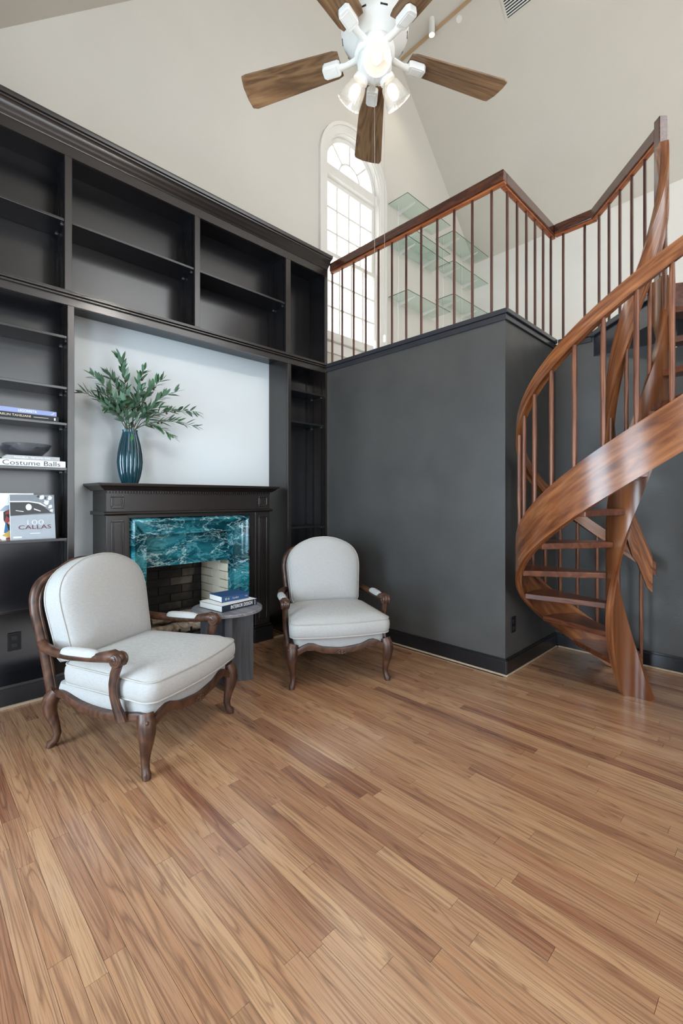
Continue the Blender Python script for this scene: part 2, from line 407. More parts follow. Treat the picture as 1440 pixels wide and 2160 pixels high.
# ledge cap of the loft edge
def cap(mb, poly):   # poly: list of (x, y) with outward offset handled by caller
    pass
mb = MB().box(-.0, CX_+.028, -.028, .115, 2.556, 2.590).box(CX_-.10, CX_+.028, .115, NY-.028, 2.556, 2.590)
t1 = struct(mb.build('trim_1', M_trimd, bevel=.004))
mb = MB().box(0, CX_+.014, -.014, -.0005, 2.515, 2.5555).box(CX_+.0005, CX_+.014, -.0005, NY-.002, 2.515, 2.5555)
struct(mb.build('trim_2', M_trimd, bevel=.003))
mb = MB().box(CX_+.0285, 2.16, NY-.028, NY+.09, 2.556, 2.590).box(CX_+.015, 2.14, NY-.014, NY-.0005, 2.515, 2.5555)
struct(mb.build('trim_3', M_trimd, bevel=.003))
# baseboards with raw wood shoe moulding
def baseb(name, b, s, c):
    o = struct(MB().box(*b).build(name, M_base, bevel=.004)); MB().box(*c).build('cap_bead', M_base, o); MB().box(*s).build('shoe_moulding', M_shoe, o, bevel=.004)
baseb('baseboard_center', (.02, CX_+.016, -.016, -.0005, 0, .105), (.02, CX_+.028, -.028, -.0165, 0, .014), (.02, CX_+.010, -.010, -.0005, .1055, .118))
baseb('baseboard_return', (CX_+.0005, CX_+.016, 0, NY-.0165, 0, .105), (CX_+.0165, CX_+.028, -.016, NY-.03, 0, .014), (CX_+.0005, CX_+.010, 0, NY-.011, .1055, .118))
baseb('baseboard_niche', (CX_+.002, XR, NY-.016, NY-.0005, 0, .105), (CX_+.03, XR, NY-.028, NY-.0165, 0, .014), (CX_+.0015, XR, NY-.010, NY-.0005, .1055, .118))

# ------------------------------------------------------------------ floor boards
struct(MB().box(XW-.12, XR+.12, YF-.12, NY, -.08, -.0125).build('floor', M_sub)); FL = bpy.data.objects['floor']
def board_mesh(L, w, cache={}):
    k = round(L, 2)
    if k in cache: return cache[k]
    l, h, g, c = L/2-.0005, w/2-.0005, .0125, .0004
    v = []
    for z in (-g, 0): v += [(-l, -h, z), (l, -h, z), (l, h, z), (-l, h, z)]
    f = [(4, 5, 6, 7)] + [(j, (j+1) % 4, 4+(j+1) % 4, 4+j) for j in range(4)]
    me = bpy.data.meshes.new('floor_board'); me.from_pydata(v, [], f); me.materials.append(M_floor); me.update(); cache[k] = me
    return me
BW = .057; rng = random.Random(11); boards = []
nrow = int((NY-YF)/BW)
for i in range(nrow):
    yc = NY-BW*(i+.5); x = -.28 if yc < 0 else CX_
    if yc-BW/2 < 0 < yc+BW/2: x = CX_
    first = True
    while x < XR-.05:
        L = round(rng.choice((.3, .45, .6, .75, .9, 1.05, 1.2, 1.35))*(rng.uniform(.3, 1) if first else 1), 2); first = False
        L = max(.12, min(L, XR-x)); L = round(L, 2)
        if XR-(x+L) < .15: L = round(XR-x, 2)
        c = (x+L/2, yc)
        dx, dy = c[0]-CAM[0], c[1]-CAM[1]; r_ = dx*CA+dy*SA; f_ = -dx*SA+dy*CA
        vis = 0
        if f_ > .5:
            px, py = 720+950*r_/f_, 1052+950*1.25/f_
            if -150 < px < 1590 and py < 2260: vis = L/f_**2
        boards.append((vis, c[0], c[1], L)); x += L
boards.sort(reverse=True)
rest = MB()
for k, (vis, x, y, L) in enumerate(boards):
    if k < 300 and vis > 0:
        o = bpy.data.objects.new('floor_board', board_mesh(L, BW)); COL.objects.link(o); o.parent = FL; o.location = (x, y, 0)
    else:
        me = board_mesh(L, BW); rest.add([(p.co.x+x, p.co.y+y, p.co.z) for p in me.vertices], [tuple(q.vertices) for q in me.polygons])
ro = rest.build('floor_boards_far', M_floor, FL); ro['kind'] = 'stuff'

# ------------------------------------------------------------------ arched window
def arch_ring(mb, r0, r1, x0, x1, yc, zs, zb, n=24):
    """solid band following jambs and half-round head between radii r0<r1"""
    pts = lambda r: [(yc-r, zb)] + [(yc+r*math.cos(math.pi-math.pi*i/n), zs+r*math.sin(math.pi-math.pi*i/n)) for i in range(n+1)] + [(yc+r, zb)]
    a, b = pts(r0), pts(r1)
    mb.loft([[(x0, p[0], p[1]), (x1, p[0], p[1]), (x1, q[0], q[1]), (x0, q[0], q[1])] for p, q in zip(a, b)])
mb = MB(); arch_ring(mb, WR-.03, WR, XW-.12, XW, WYC, WZS, WZ0); mb.box(XW-.12, XW, WY0+.03, WY1-.03, WZ0, WZ0+.03)
win = struct(mb.build('window_1', M_trimw, smooth=40))
mb = MB(); arch_ring(mb, WR-.02, WR+.055, XW+.0005, XW+.018, WYC, WZS, WZ0-.02); mb.build('casing', M_trimw, win, 40)
mb = MB(); arch_ring(mb, WR+.055, WR+.09, XW+.0005, XW+.032, WYC, WZS, WZ0-.02); mb.build('casing_backband', M_trimw, win, 40)
MB().box(XW-.1, XW+.06, WY0-.12, WY1+.12, WZ0-.05, WZ0-.02).build('sill', M_trimw, win, bevel=.006)
MB().box(XW+.0005, XW+.02, WY0-.08, WY1+.08, WZ0-.17, WZ0-.051).build('apron', M_trimw, win, bevel=.004)
XG = XW-.085
ri = WR-.03
mb = MB(); arch_ring(mb, ri-.045, ri, XG-.02, XG+.02, WYC, WZS, WZS-.02); mb.box(XG-.02, XG+.02, WYC-ri+.045, WYC+ri-.045, WZS-.02, WZS+.02); mb.build('fanlight_frame', M_trimw, win, 40)
MB().box(XW-.11, XW-.02, WYC-ri, WYC+ri, WZS-.13, WZS-.021).build('transom', M_trimw, win, bevel=.005)
ro_, rh = ri-.045, .17
for ang in (45, 90, 135):
    a = R(ang); d = Vector((0, math.cos(a), math.sin(a))); n = Vector((0, -math.sin(a), math.cos(a))); c = Vector((XG, WYC, WZS))
    mb = MB(); p = [c+d*rh-n*.010, c+d*ro_-n*.010, c+d*ro_+n*.010, c+d*rh+n*.010]; mb.prism([q-Vector((.008, 0, 0)) for q in p], (.016, 0, 0)); mb.build('muntin', M_trimw, win)
mb = MB(); mb.loft([[(XG-.008, WYC+r*math.cos(t), WZS+r*math.sin(t)) for r in (rh-.010, rh+.010)]+[(XG+.008, WYC+r*math.cos(t), WZS+r*math.sin(t)) for r in (rh+.010, rh-.010)] for t in [math.pi*i/16 for i in range(17)]]); mb.build('hub_muntin', M_trimw, win, 40)
def pane(pts): MB().prism([(XG-.002, y, z) for y, z in pts], (.004, 0, 0)).build('pane', M_pane, win)
for a0 in (0, 45, 90, 135):
    t = [R(a0+45*i/6) for i in range(7)]
    pane([(WYC+rh*math.cos(q), WZS+.021+rh*math.sin(q)) for q in t]+[(WYC+ro_*math.cos(q), WZS+.0205+(ro_-.02)*math.sin(q)) for q in t[::-1]])
pane([(WYC+(rh-.008)*math.cos(math.pi*i/12), WZS+.021+(rh-.03)*math.sin(math.pi*i/12)) for i in range(13)])
def sash(z0, z1, xo, zr):
    xc = XG+xo
    mb = MB(); y0, y1 = WYC-ri, WYC+ri
    mb.box(xc-.02, xc+.02, y0, y0+.045, z0, z1).box(xc-.02, xc+.02, y1-.045, y1, z0, z1).box(xc-.02, xc+.02, y0+.045, y1-.045, z0, z0+zr).box(xc-.02, xc+.02, y0+.045, y1-.045, z1-.045, z1)
    s = mb.build('sash', M_trimw, win)
    ys = [y0+.045+(y1-y0-.09)*i/4 for i in range(5)]; zs = [z0+zr+(z1-.045-z0-zr)*i/3 for i in range(4)]
    for i in (1, 2, 3): MB().box(xc-.009, xc+.009, ys[i]-.0095, ys[i]+.0095, z0+zr, z1-.045).build('muntin', M_trimw, s)
    for i in (1, 2): MB().box(xc-.008, xc+.008, ys[0], ys[-1], zs[i]-.0095, zs[i]+.0095).build('muntin', M_trimw, s)
    for i in range(4):
        for j in range(3): MB().box(xc-.002, xc+.002, ys[i], ys[i+1], zs[j], zs[j+1]).build('pane', M_pane, s)
sash(3.955, WZS-.13, -.012, .04); sash(WZ0+.03, 3.995, .032, .06)

# ------------------------------------------------------------------ built-in bookcases
YL = -3.35
def bx(mb, y0, y1, z0, z1, x0=-.02, x1=0.0): return mb.box(x0, x1, y0, y1, z0, z1)
def shelf(parent, y0, y1, z, t=.018, x0=-.249, x1=-.012, name='shelf'):
    return MB().box(x0, x1, y0+.002, y1-.002, z-t, z).build(name, M_casein, parent, bevel=.002)
def standards(parent, y0, y1, z0, z1, right=True):
    for x in (-.06, -.19):
        if right: MB().box(x-.008, x+.008, y1-.004, y1-.0005, z0, z1).build('shelf_standard', M_black, parent)
        MB().box(x-.008, x+.008, y0+.0005, y0+.004, z0, z1).build('shelf_standard', M_black, parent)
def clips(parent, y1, zs):
    for z in zs:
        for x in (-.055, -.20): MB().box(x-.007, x+.007, y1-.02, y1-.005, z-.026, z-.0185).build('shelf_clip', M_metal, parent)
# lower left tall bookcase
bl = thing('bookcase', 'tall dark espresso bookcase at left holding the books and glass bowl', 'bookcase', (0, -2.8, 0))
MB().box(-.02, 0, -2.281, -2.242, .133, 2.503).build('stile', M_case, bl, bevel=.002)
MB().box(-.299, -.0205, -2.262, -2.242, 0, 2.5645).build('side_panel', M_case, bl)
MB().box(-.27, -.25, YL, -2.263, 0, 2.5645).build('back_panel', M_casein, bl)
MB().box(-.27, 0, YL-.02, YL, 0, 2.503).build('side_panel', M_case, bl)
MB().box(-.2495, 0, YL, -2.2625, .115, .1325).build('bottom_deck', M_casein, bl)
MB().box(-.02, .004, YL, -2.242, 0, .1145).build('plinth', M_base, bl)
for z in (2.305, 1.975, 1.742, 1.45, .995, .575): shelf(bl, YL, -2.2625, z)
standards(bl, YL, -2.2625, .3, 2.45); clips(bl, -2.2625, (2.305, 1.975, 1.742, 1.45, .995, .575))
MB().box(.0045, .016, YL, -2.242, 0, .013).build('shoe_moulding', M_shoe, bl)
# lower right narrow bookcase
br = thing('bookcase', 'narrow dark bookcase between the fireplace and the charcoal wall', 'bookcase', (0, -.25, 0))
MB().box(-.02, 0, -.495, -.457, .118, 2.503).build('stile', M_case, br, bevel=.002)
MB().box(-.299, -.0205, -.495, -.476, 0, 2.5645).build('side_panel', M_case, br)
MB().box(-.02, 0, -.027, -.0005, .118, 2.503).build('stile', M_case, br)
MB().box(-.299, -.0205, -.0205, -.0005, 0, 2.5645).build('side_panel', M_case, br)
MB().box(-.27, -.25, -.4755, -.021, 0, 2.5645).build('back_panel', M_casein, br)
MB().box(-.02, .004, -.495, -.0295, 0, .1175).build('plinth', M_base, br)
MB().box(-.2495, 0, -.4755, -.021, .118, .135).build('bottom_deck', M_casein, br)
for z in (2.283, 1.985, .985, .575): shelf(br, -.4755, -.021, z)
standards(br, -.4755, -.021, .3, 2.45); clips(br, -.021, (2.283, 1.985, .985))
MB().box(.0045, .016, -.66, -.03, 0, .013).build('shoe_moulding', M_shoe, br)
MB().box(-.299, -.28, -.645, -.4955, 0, .118).build('baseboard', M_base, br)
# upper bookcase across the wall
bu = thing('bookcase', 'long dark upper bookcase with crown moulding across the wall above fireplace', 'bookcase', (0, -1.6, 2.5))
MB().box(-.02, 0, YL, 0, 2.504, 2.600).build('bottom_rail', M_case, bu)
MB().box(.0005, .016, YL, -.031, 2.553, 2.566).build('ledge_moulding', M_case, bu, bevel=.003)
MB().box(.0005, .022, YL, -.031, 2.570, 2.586).build('ledge_moulding', M_case, bu, bevel=.004)
MB().box(-.299, -.0205, YL, 0, 2.565, 2.5995).build('bottom_deck', M_casein, bu)
MB().box(-.02, 0, YL, 0, 3.468, 3.535).build('top_rail', M_case, bu)
MB().box(-.299, -.0205, YL, 0, 3.50, 3.535).build('top_panel', M_casein, bu)
MB().box(-.27, -.25, YL, 0, 2.6, 3.4995).build('back_panel', M_casein, bu)
for y0, y1 in ((-2.297, -2.255), (-1.408, -1.363), (-.517, -.462), (-.035, 0)):
    MB().box(-.02, 0, y0, y1, 2.6005, 3.4675).build('stile', M_case, bu, bevel=.002)
    yc = (y0+y1)/2 if y1 < 0 else -.015
    MB().box(-.2495, -.0205, yc-.012, yc+.012, 2.6, 3.4995).build('divider', M_casein, bu)
for y0, y1 in ((YL, -2.288), (-2.264, -1.3975), (-1.3735, -.5015)):
    shelf(bu, y0, y1, 3.062); standards(bu, y0, y1, 2.65, 3.45); clips(bu, y1, (3.062,))
# crown: swept profile along y
prof = [(-.30, 3.535), (.004, 3.535), (.010, 3.548), (.018, 3.552), (.020, 3.560), (.034, 3.572), (.044, 3.590), (.050, 3.603), (.062, 3.607), (.064, 3.615), (.078, 3.618), (.082, 3.634), (.082, 3.645), (-.30, 3.645)]
mb = MB(); mb.loft([[(x, y, z) for x, z in prof[::-1]] for y in (YL, -.001)]); mb.build('crown_moulding', M_case, bu, 50)
# header lip over the mantel recess
MB().box(-.299, -.0205, -2.2415, -.4955, 2.555, 2.5645).build('recess_soffit', M_casein, bu)

# ------------------------------------------------------------------ fireplace
MY0, MY1 = -2.05, -.70; MC = (MY0+MY1)/2
fp = thing('fireplace_mantel', 'dark brown panelled fireplace mantel with dentil moulding', 'mantel', (-.15, MC, 0))
for y0, y1 in ((MY0, -1.905), (-.85, MY1)):
    MB().box(-.299, 0, y0, y1, .1455, 1.135).build('pilaster', M_case, fp, bevel=.003)
    MB().box(-.299, .022, y0-.022 if y0 < -1 else y0-.022, y1+.022, 0, .125).build('plinth', M_base, fp, bevel=.004)
    MB().box(-.299, .012, y0-.012, y1+.012, .1255, .145).build('plinth_cap', M_base, fp, bevel=.006)
    def pframe(a0, a1, z0, z1, w=.012):
        mb = MB()
        for (p, q, r, s) in ((a0, a1, z0, z0+w), (a0, a1, z1-w, z1), (a0, a0+w, z0+w, z1-w), (a1-w, a1, z0+w, z1-w)): mb.box(.0005, .010, p, q, r, s)
        mb.build('panel_moulding', M_case, fp, bevel=.004)
        MB().box(.0005, .004, a0+w+.010, a1-w-.010, z0+w+.010, z1-w-.010).build('raised_panel', M_case, fp, bevel=.003)
    pframe(y0+.03, y1-.03, .19, 1.10); pframe(y0+.03, y1-.03, 1.183, 1.272)
    MB().box(-.299, .0, y0, y1, 1.162, 1.287).build('pilaster_block', M_case, fp)
MB().box(-.299, -.012, -1.9045, -.8505, 1.162, 1.287).build('frieze', M_case, fp)
MB().box(-.299, -.012, -1.9045, -.8505, 1.1135, 1.135).build('frieze_underside', M_case, fp)
mb = MB(); pr = [(-.012, 1.1355), (.008, 1.1355), (.018, 1.140), (.022, 1.148), (.018, 1.156), (.006, 1.1615), (-.012, 1.1615)]
mb.loft([[(x, y, z) for x, z in pr] for y in (MY0-.018, MY1+.018)]); mb.build('string_moulding', M_case, fp, 40)
MB().box(-.299, -.0125, MY0-.018, MY0, 1.1355, 1.1615).build('string_return', M_case, fp)
for i in range(68): MB().box(.0005, .012, MY0+.003+i*.0199, MY0+.0145+i*.0199, 1.2895, 1.303).build('dentil', M_case, fp)
MB().box(-.299, .0, MY0, MY1, 1.2875, 1.306).build('dentil_band', M_case, fp)
# mantel shelf with cove returns
pr = [(0.0, 1.3065), (.016, 1.3065), (.022, 1.314), (.036, 1.322), (.048, 1.334), (.060, 1.340), (.064, 1.352), (.064, 1.358)]
mb = MB(); rings = []
for d, z in pr: rings.append([(-.299, MY0-d, z), (d, MY0-d, z), (d, MY1+d, z), (-.299, MY1+d, z)])
mb.loft(rings); mb.build('mantel_shelf', M_case, fp, 30)
# green marble surround
ms = thing('marble_surround', 'green veined marble surround framing the firebox opening', 'fireplace surround', (-.05, -1.39, 0))
def bolection(path_dir):
    pass
bp = [(0, -.028), (.012, -.004), (.026, .004), (.040, -.006), (.054, -.022), (.080, -.040), (.108, -.052), (.130, -.056), (.130, -.16), (0, -.16)]  # (inward offset, x)
ya, yb, zt_ = -1.887, -.895, 1.1105
for q0, q1 in ((-1.9045, -1.8875), (-.8945, -.8505)): MB().box(-.299, -.03, q0, q1, 0, 1.113).build('filler_strip', M_case, fp)
def mar(name, rings): 
    m = MB(); m.loft(rings); return m.build(name, M_marble, ms, 30)
mar('left_jamb', [[(x, ya+d, 0) for d, x in bp], [(x, ya+d, zt_-d) for d, x in bp]])
mar('right_jamb', [[(x, yb-d, 0) for d, x in bp][::-1], [(x, yb-d, zt_-d) for d, x in bp][::-1]])
mar('header', [[(x, ya+d+.0005, zt_-d) for d, x in bp][::-1], [(x, yb-d-.0005, zt_-d) for d, x in bp][::-1]])
ymid = -1.40
MB().box(-.20, -.1605, -1.78, ymid-.0008, .725, .994).build('slab', M_marble, ms)
MB().box(-.20, -.1605, ymid+.0008, -1.00, .725, .994).build('slab', M_marble, ms)
MB().box(-.158, .30, -1.60+.0, -1.02, 0.0005, .004).build('hearth_slab', M_marble, ms) if False else None
# firebox
fb = thing('firebox', 'sooty brick firebox with pale brick side wall inside fireplace', 'firebox', (-.4, -1.39, 0))
FBX, FY0, FY1 = -.64, -1.75, -1.032
MB().box(FBX-.06, FBX-.012, FY0-.06, FY1+.06, 0, .8595).build('back_mortar', M_mortar, fb)
MB().box(FBX-.0115, -.1615, FY1+.012, FY1+.06, 0, .7245).build('side_mortar', M_mortarl, fb)
MB().box(FBX-.0115, -.1615, FY0-.06, FY0-.012, 0, .7245).build('side_mortar', M_mortar, fb)
MB().box(FBX-.06, -.205, FY0-.06, FY1+.06, .86, .90).build('smoke_shelf', M_mortar, fb)
MB().box(FBX, -.16, FY0, FY1, .0005, .03).build('hearth_floor', M_mortar, fb)
bh, bl_, mj = .066, .207, .007
def brick(x0, x1, y0, y1, z0, z1, m): MB().box(x0, x1, y0, y1, z0, z1).build('brick', m, fb, bevel=.003)
row = 0; z = .035
while z+bh < .72:
    y = FY0 - (.5*(bl_+mj) if row % 2 else 0)
    while y < FY1:
        a, b = max(y, FY0), min(y+bl_, FY1)
        if b-a > .006: brick(FBX-.0119, FBX+random.uniform(0, .004), a, b, z, z+bh, M_brickd)
        y += bl_+mj
    for side, m in ((1, M_brickl), (0, M_brickd)):
        x = FBX+.012 - (.5*(bl_+mj) if row % 2 == 0 else 0)
        while x < -.168:
            a, b = max(x, FBX+.012), min(x+bl_, -.161)
            if b-a > .006:
                d = random.uniform(0, .003)
                if side: brick(a, b, FY1-d, FY1+.0119, z, z+bh, m)
                else: brick(a, b, FY0-.0119, FY0+d, z, z+bh, m)
            x += bl_+mj
    z += bh+mj; row += 1
gl = thing('log_grate', 'black iron grate with grey ceramic logs in the firebox', 'fire grate', (-.42, -1.38, .03))
for y in (-1.60, -1.50, -1.40, -1.30, -1.20):
    MB().tube([(-.28, y, .17), (-.29, y, .12), (-.50, y, .11), (-.52, y, .17)], .008, 6).build('grate_bar', M_iron, gl)
for x in (-.31, -.48): MB().tube([(x, -1.64, .10), (x, -1.16, .10)], .008, 6).build('cross_bar', M_iron, gl)
for x in (-.31, -.48):
    for y in (-1.60, -1.20): MB().tube([(x, y, .10), (x, y, .0305)], .008, 6).build('foot', M_iron, gl)
for k, (p, q, r) in enumerate((((-.34, -1.66, .165), (-.33, -1.16, .17), .045), ((-.46, -1.64, .165), (-.45, -1.14, .17), .05), ((-.38, -1.60, .245), (-.42, -1.22, .25), .04))):
    P, Q = Vector(p), Vector(q); MB().tube([P.lerp(Q, i/6)+Vector((random.uniform(-.008, .008), 0, random.uniform(-.006, .006))) for i in range(7)], [r*random.uniform(.85, 1.1) for i in range(7)], 9).build('ceramic_log', M_log, gl, 40)

# ------------------------------------------------------------------ vase and olive branches on the mantel
VX, VY, VZ = -.12, -1.852, 1.3585
vp = [(.045, 0), (.056, .004), (.072, .05), (.084, .11), (.088, .16), (.084, .22), (.072, .29), (.058, .345), (.050, .380), (.053, .393), (.047, .392), (.045, .38), (.055, .33), (.066, .27), (.078, .16), (.06, .03), (.02, .02)]
va = tag(MB().lathe(vp, 144, (VX, VY, VZ), lambda u: 1-.075*(1-abs(math.sin(16*math.pi*u)))).build('vase', M_vase, smooth=45), 'tall fluted dark teal glass vase on the mantel shelf', 'vase')
def leaf_mesh():
    L, w = 1.0, .155
    prof = [(0, .02), (.2, .75), (.45, 1), (.75, .7), (1, .02)]
    v = []
    for t, k in prof: v += [(t*L, -w*k, .03*math.sin(t*3)), (t*L, 0, -.035*k+.05*math.sin(t*3)), (t*L, w*k, .03*math.sin(t*3))]
    f = []
    for i in range(4): f += [(i*3, i*3+3, i*3+4, i*3+1), (i*3+1, i*3+4, i*3+5, i*3+2)]
    me = bpy.data.meshes.new('leaf'); me.from_pydata(v, [], f); me.materials.append(M_leaf)
    me.polygons.foreach_set('use_smooth', [True]*len(me.polygons)); me.update(); return me
LM = leaf_mesh()
olive = MB().ell((0, 0, 0), (.011, .008, .008), 8, 5).mesh('olive', 60); olive.materials.append(M_olive)
# tips (y, z, x) of the branches and how they are described
tips = [(-2.19, 1.975, -.10, 'leftmost olive branch, its tip reaching the bookcase stile'), (-2.13, 2.09, -.04, 'olive branch rising to the upper left above the leftmost one'), (-2.08, 1.86, .02, 'low olive branch drooping left beside the vase neck'),
        (-1.985, 2.15, -.16, 'olive branch left of the tallest one, leaning back'), (-1.925, 2.265, -.10, 'tallest olive branch at the top of the bunch'), (-1.75, 2.215, -.12, 'second tallest olive branch just right of centre'),
        (-1.635, 2.155, -.06, 'olive branch reaching upper right, with spread pale leaves'), (-1.56, 2.06, .02, 'olive branch slanting right above the long right-hand ones'), (-1.36, 1.945, -.06, 'longest right-hand olive branch, upper of two'),
        (-1.385, 1.815, .0, 'right-hand olive branch, lower of the two long ones'), (-1.60, 1.705, .05, 'olive branch arching down to the right of vase'), (-1.83, 2.02, .06, 'short front olive branch at the middle of the bunch'),
        (-1.97, 1.93, .06, 'short front olive branch left of the middle'), (-1.71, 1.91, .07, 'short front olive branch right of the middle'), (-1.885, 1.70, .02, 'small olive sprig hanging over the vase rim'), (-2.03, 2.02, -.19, 'rear olive branch close to the white wall at left')]
brng = random.Random(5)
ncount = 0
for ty, tz, tx, desc in tips:
    base = Vector((VX+brng.uniform(-.02, .02), VY+brng.uniform(-.02, .02), VZ+.06)); mouth = Vector((VX+max(-.03, min(.03, (tx-VX)*.2)), VY+max(-.03, min(.03, (ty-VY)*.1)), VZ+.40)); tip = Vector((tx, ty, tz))
    out = tip-mouth; L = out.length
    mid = mouth+Vector((out.x*.35, out.y*.35, max(out.z, .0)*.55+.06+.25*abs(out.y)*(.3 if out.z > 0 else 1)))
    if tz < 1.72: mid = mouth+Vector((out.x*.5, out.y*.45, .09))
    path = [base, base.lerp(mouth, .6), mouth]
    for i in range(1, 9):
        t = i/8; path.append((1-t)**2*mouth+2*t*(1-t)*mid+t*t*tip)
    br_ = thing('olive_branch', desc, 'branch', tuple(mouth), 0, 'olive branches in the teal vase')
    MB().tube(path, [.0035]*3+[.0032-.0022*i/8 for i in range(1, 9)], 5).build('stem', M_stem, br_, 60)
    n = max(12, int(L*84))
    for k in range(n):
        t = .18+.82*k/(n-1) if L > .2 else .1+.9*k/(n-1)
        p = (1-t)**2*mouth+2*t*(1-t)*mid+t*t*tip; tan = (2*(1-t)*(mid-mouth)+2*t*(tip-mid)).normalized()
        side = tan.cross(Vector((brng.uniform(-1, 1), brng.uniform(-1, 1), brng.uniform(-1, 1)))).normalized()
        spread = .25 if k >= n-1 else brng.uniform(.55, 1.05)
        d = (tan+side*spread).normalized()
        ln = brng.uniform(.06, .095)*(.75 if k > n-3 else 1)
        if p.x+d.x*ln < XW+.012: d.x = abs(d.x); 
        if p.y+d.y*ln < -2.23: d.y = abs(d.y)*.3
        up = Vector((brng.uniform(-.4, .6), brng.uniform(-.5, .5), 1))
        Mx = frame(p-mouth, d, up.cross(d)) @ Matrix.Diagonal((ln, ln, ln, 1))
        o = bpy.data.objects.new('leaf', LM); COL.objects.link(o); o.parent = br_; o.matrix_local = Mx; ncount += 1
    for k in range(2):
        t = brng.uniform(.35, .8); p = (1-t)**2*mouth+2*t*(1-t)*mid+t*t*tip-mouth
        o = bpy.data.objects.new('olive', olive); COL.objects.link(o); o.parent = br_; o.location = p+Vector((.01, .004, -.01))
print('leaves', ncount)

# ------------------------------------------------------------------ armchairs
def build_chair(label, loc, rz):
    ch = thing('armchair', label, 'armchair', loc, rz, 'carved wood linen armchairs by the fireplace')
    def put(mb, name, mat, sm=40, par=None, bevel=0):
        o = link(name, mb.mesh(name, sm), par or ch, bevel, True); o.data.materials.append(mat); return o
    HW = .325
    # cabriole legs
    for sx, sy, bk in ((.315, HW, 0), (.315, -HW, 0), (-.31, .275, 1), (-.31, -.275, 1)):
        d = Vector((1 if not bk else -1, (1 if sy > 0 else -1)*.6, 0)).normalized()
        prof = [(.285, -.010, .036), (.25, .006, .041), (.215, .014, .040), (.17, .010, .033), (.12, -.002, .025), (.07, -.010, .020), (.035, -.004, .0185), (.018, .010, .022), (.0, .014, .018)]
        if bk: prof = [(z, o*1.6, r*.92) for z, o, r in prof]
        mb = MB(); mb.tube([(sx+d.x*o, sy+d.y*o, z) for z, o, r in prof], [r for z, o, r in prof], 10, up=(1, 0, 0)); leg = put(mb, 'leg', M_chairw)
        if not bk:
            mb = MB()
            for k in range(5): mb.ell((sx+d.x*.036, sy+d.y*.036+(.008 if k % 2 else -.008), .262-k*.016), (.010, .010, .010), 6, 4)
            put(mb, 'knee_carving', M_chairw, 60, leg)
    # serpentine rails
    def rail(name, pts_fn, n=20):
        mb = MB(); rings = []
        for i in range(n+1):
            u = -1+2*i/n; x, y, zb, zt, nx, ny = pts_fn(u)
            rings.append([(x, y, zb), (x+nx*.006, y+ny*.006, (zb+zt)/2), (x, y, zt), (x-nx*.03, y-ny*.03, zt), (x-nx*.03, y-ny*.03, zb)])
        mb.loft(rings); return put(mb, name, M_chairw)
    scal = lambda u: .226+.030*math.exp(-((abs(u)-.66)/.18)**2)*1.0-.010*math.exp(-(u/.22)**2)-.02*max(0, abs(u)-.85)/.15
    fr = rail('front_rail', lambda u: (.335+.022*(1-u*u), u*(HW-.005), scal(u), scal(u)+.042, 1, 0))
    mb = MB()
    for k in range(9):
        a = k*2*math.pi/8; mb.ell((.364, .028*math.cos(a)*(k > 0), .232+.010*math.sin(a)*(k > 0)), (.006, .011, .008), 6, 4)
    put(mb, 'apron_carving', M_chairw, 60, fr)
    sscal = lambda u: .235+.03*math.exp(-((u+.8)/.3)**2)-.012*math.exp(-((u-.15)/.5)**2)+.012*math.exp(-((u-.9)/.2)**2)
    for s in (1, -1): rail('side_rail', lambda u, s=s: (.0+u*.30, s*(.305+.020*(1-u*u)+.020*u), sscal(u), sscal(u)+.036, 0, s))
    rail('back_rail', lambda u: (-.325, u*.27, .235, .275, -1, 0), 6)
    # upholstered seat base
    def plan(hw_b, hw_f, xb, xf, bow, nc=5, r=.045):
        pts = []
        def arc(cx, cy, r, a0, a1):
            for i in range(nc+1):
                a = a0+(a1-a0)*i/nc; pts.append((cx+r*math.cos(a), cy+r*math.sin(a)))
        arc(xf-r, hw_f-r, r, math.pi/2, 0) if False else None
        arc(xf-r, -hw_f+r, r, -math.pi/2, 0)
        for i in range(1, 8): u = -1+2*i/8; pts.append((xf+bow*(1-u*u), u*(hw_f-r)))
        arc(xf-r, hw_f-r, r, 0, math.pi/2)
        for i in range(1, 5): t = i/5; pts.append((xf-r+(xb-xf+2*r)*t, hw_f+(hw_b-hw_f)*t))
        arc(xb+r, hw_b-r, r, math.pi/2, math.pi)
        for i in range(1, 5): pts.append((xb, (hw_b-r)*(1-2*i/5)))
        arc(xb+r, -hw_b+r, r, math.pi, 1.5*math.pi)
        for i in range(1, 5): t = i/5; pts.append((xb+r+(xf-xb-2*r)*t, -(hw_b+(hw_f-hw_b)*t)))
        return pts
    def cushion(name, pts, zs, piping=()):
        cx = sum(p[0] for p in pts)/len(pts); rings = []
        for z, s, in zs:
            # s<=0: absolute inset/outset in metres, s>0 scale
            if s > .2: rings.append([(cx+(p[0]-cx)*s, p[1]*s, z) for p in pts])
            else: rings.append([(cx+(p[0]-cx)*(1-s/.33), p[1]*(1-s/.33), z) for p in pts])
        mb = MB(); mb.loft(rings); o = put(mb, name, M_linen, 50)
        for z in piping:
            mb = MB(); mb.tube([(cx+(p[0]-cx)*1.006, p[1]*1.006, z) for p in pts], .0045, 6, loop=True); put(mb, 'piping', M_pipe, 60, o)
        return o
    p1 = plan(.280, .310, -.30, .325, .018)
    cushion('seat_base', p1, [(.240, .03), (.243, .01), (.255, .003), (.30, 0.0), (.325, .006), (.335, .03), (.337, .2)])
    p2 = plan(.292, .338, -.24, .366, .024, 6, .062)
    cushion('seat_cushion', p2, [(.330, .20), (.330, .03), (.335, .006), (.340, 0), (.36, -.008), (.385, -.010), (.41, -.008), (.430, 0), (.436, .006), (.447, .03), (.459, .85), (.470, .7), (.477, .5), (.480, .25)], (.340, .431))
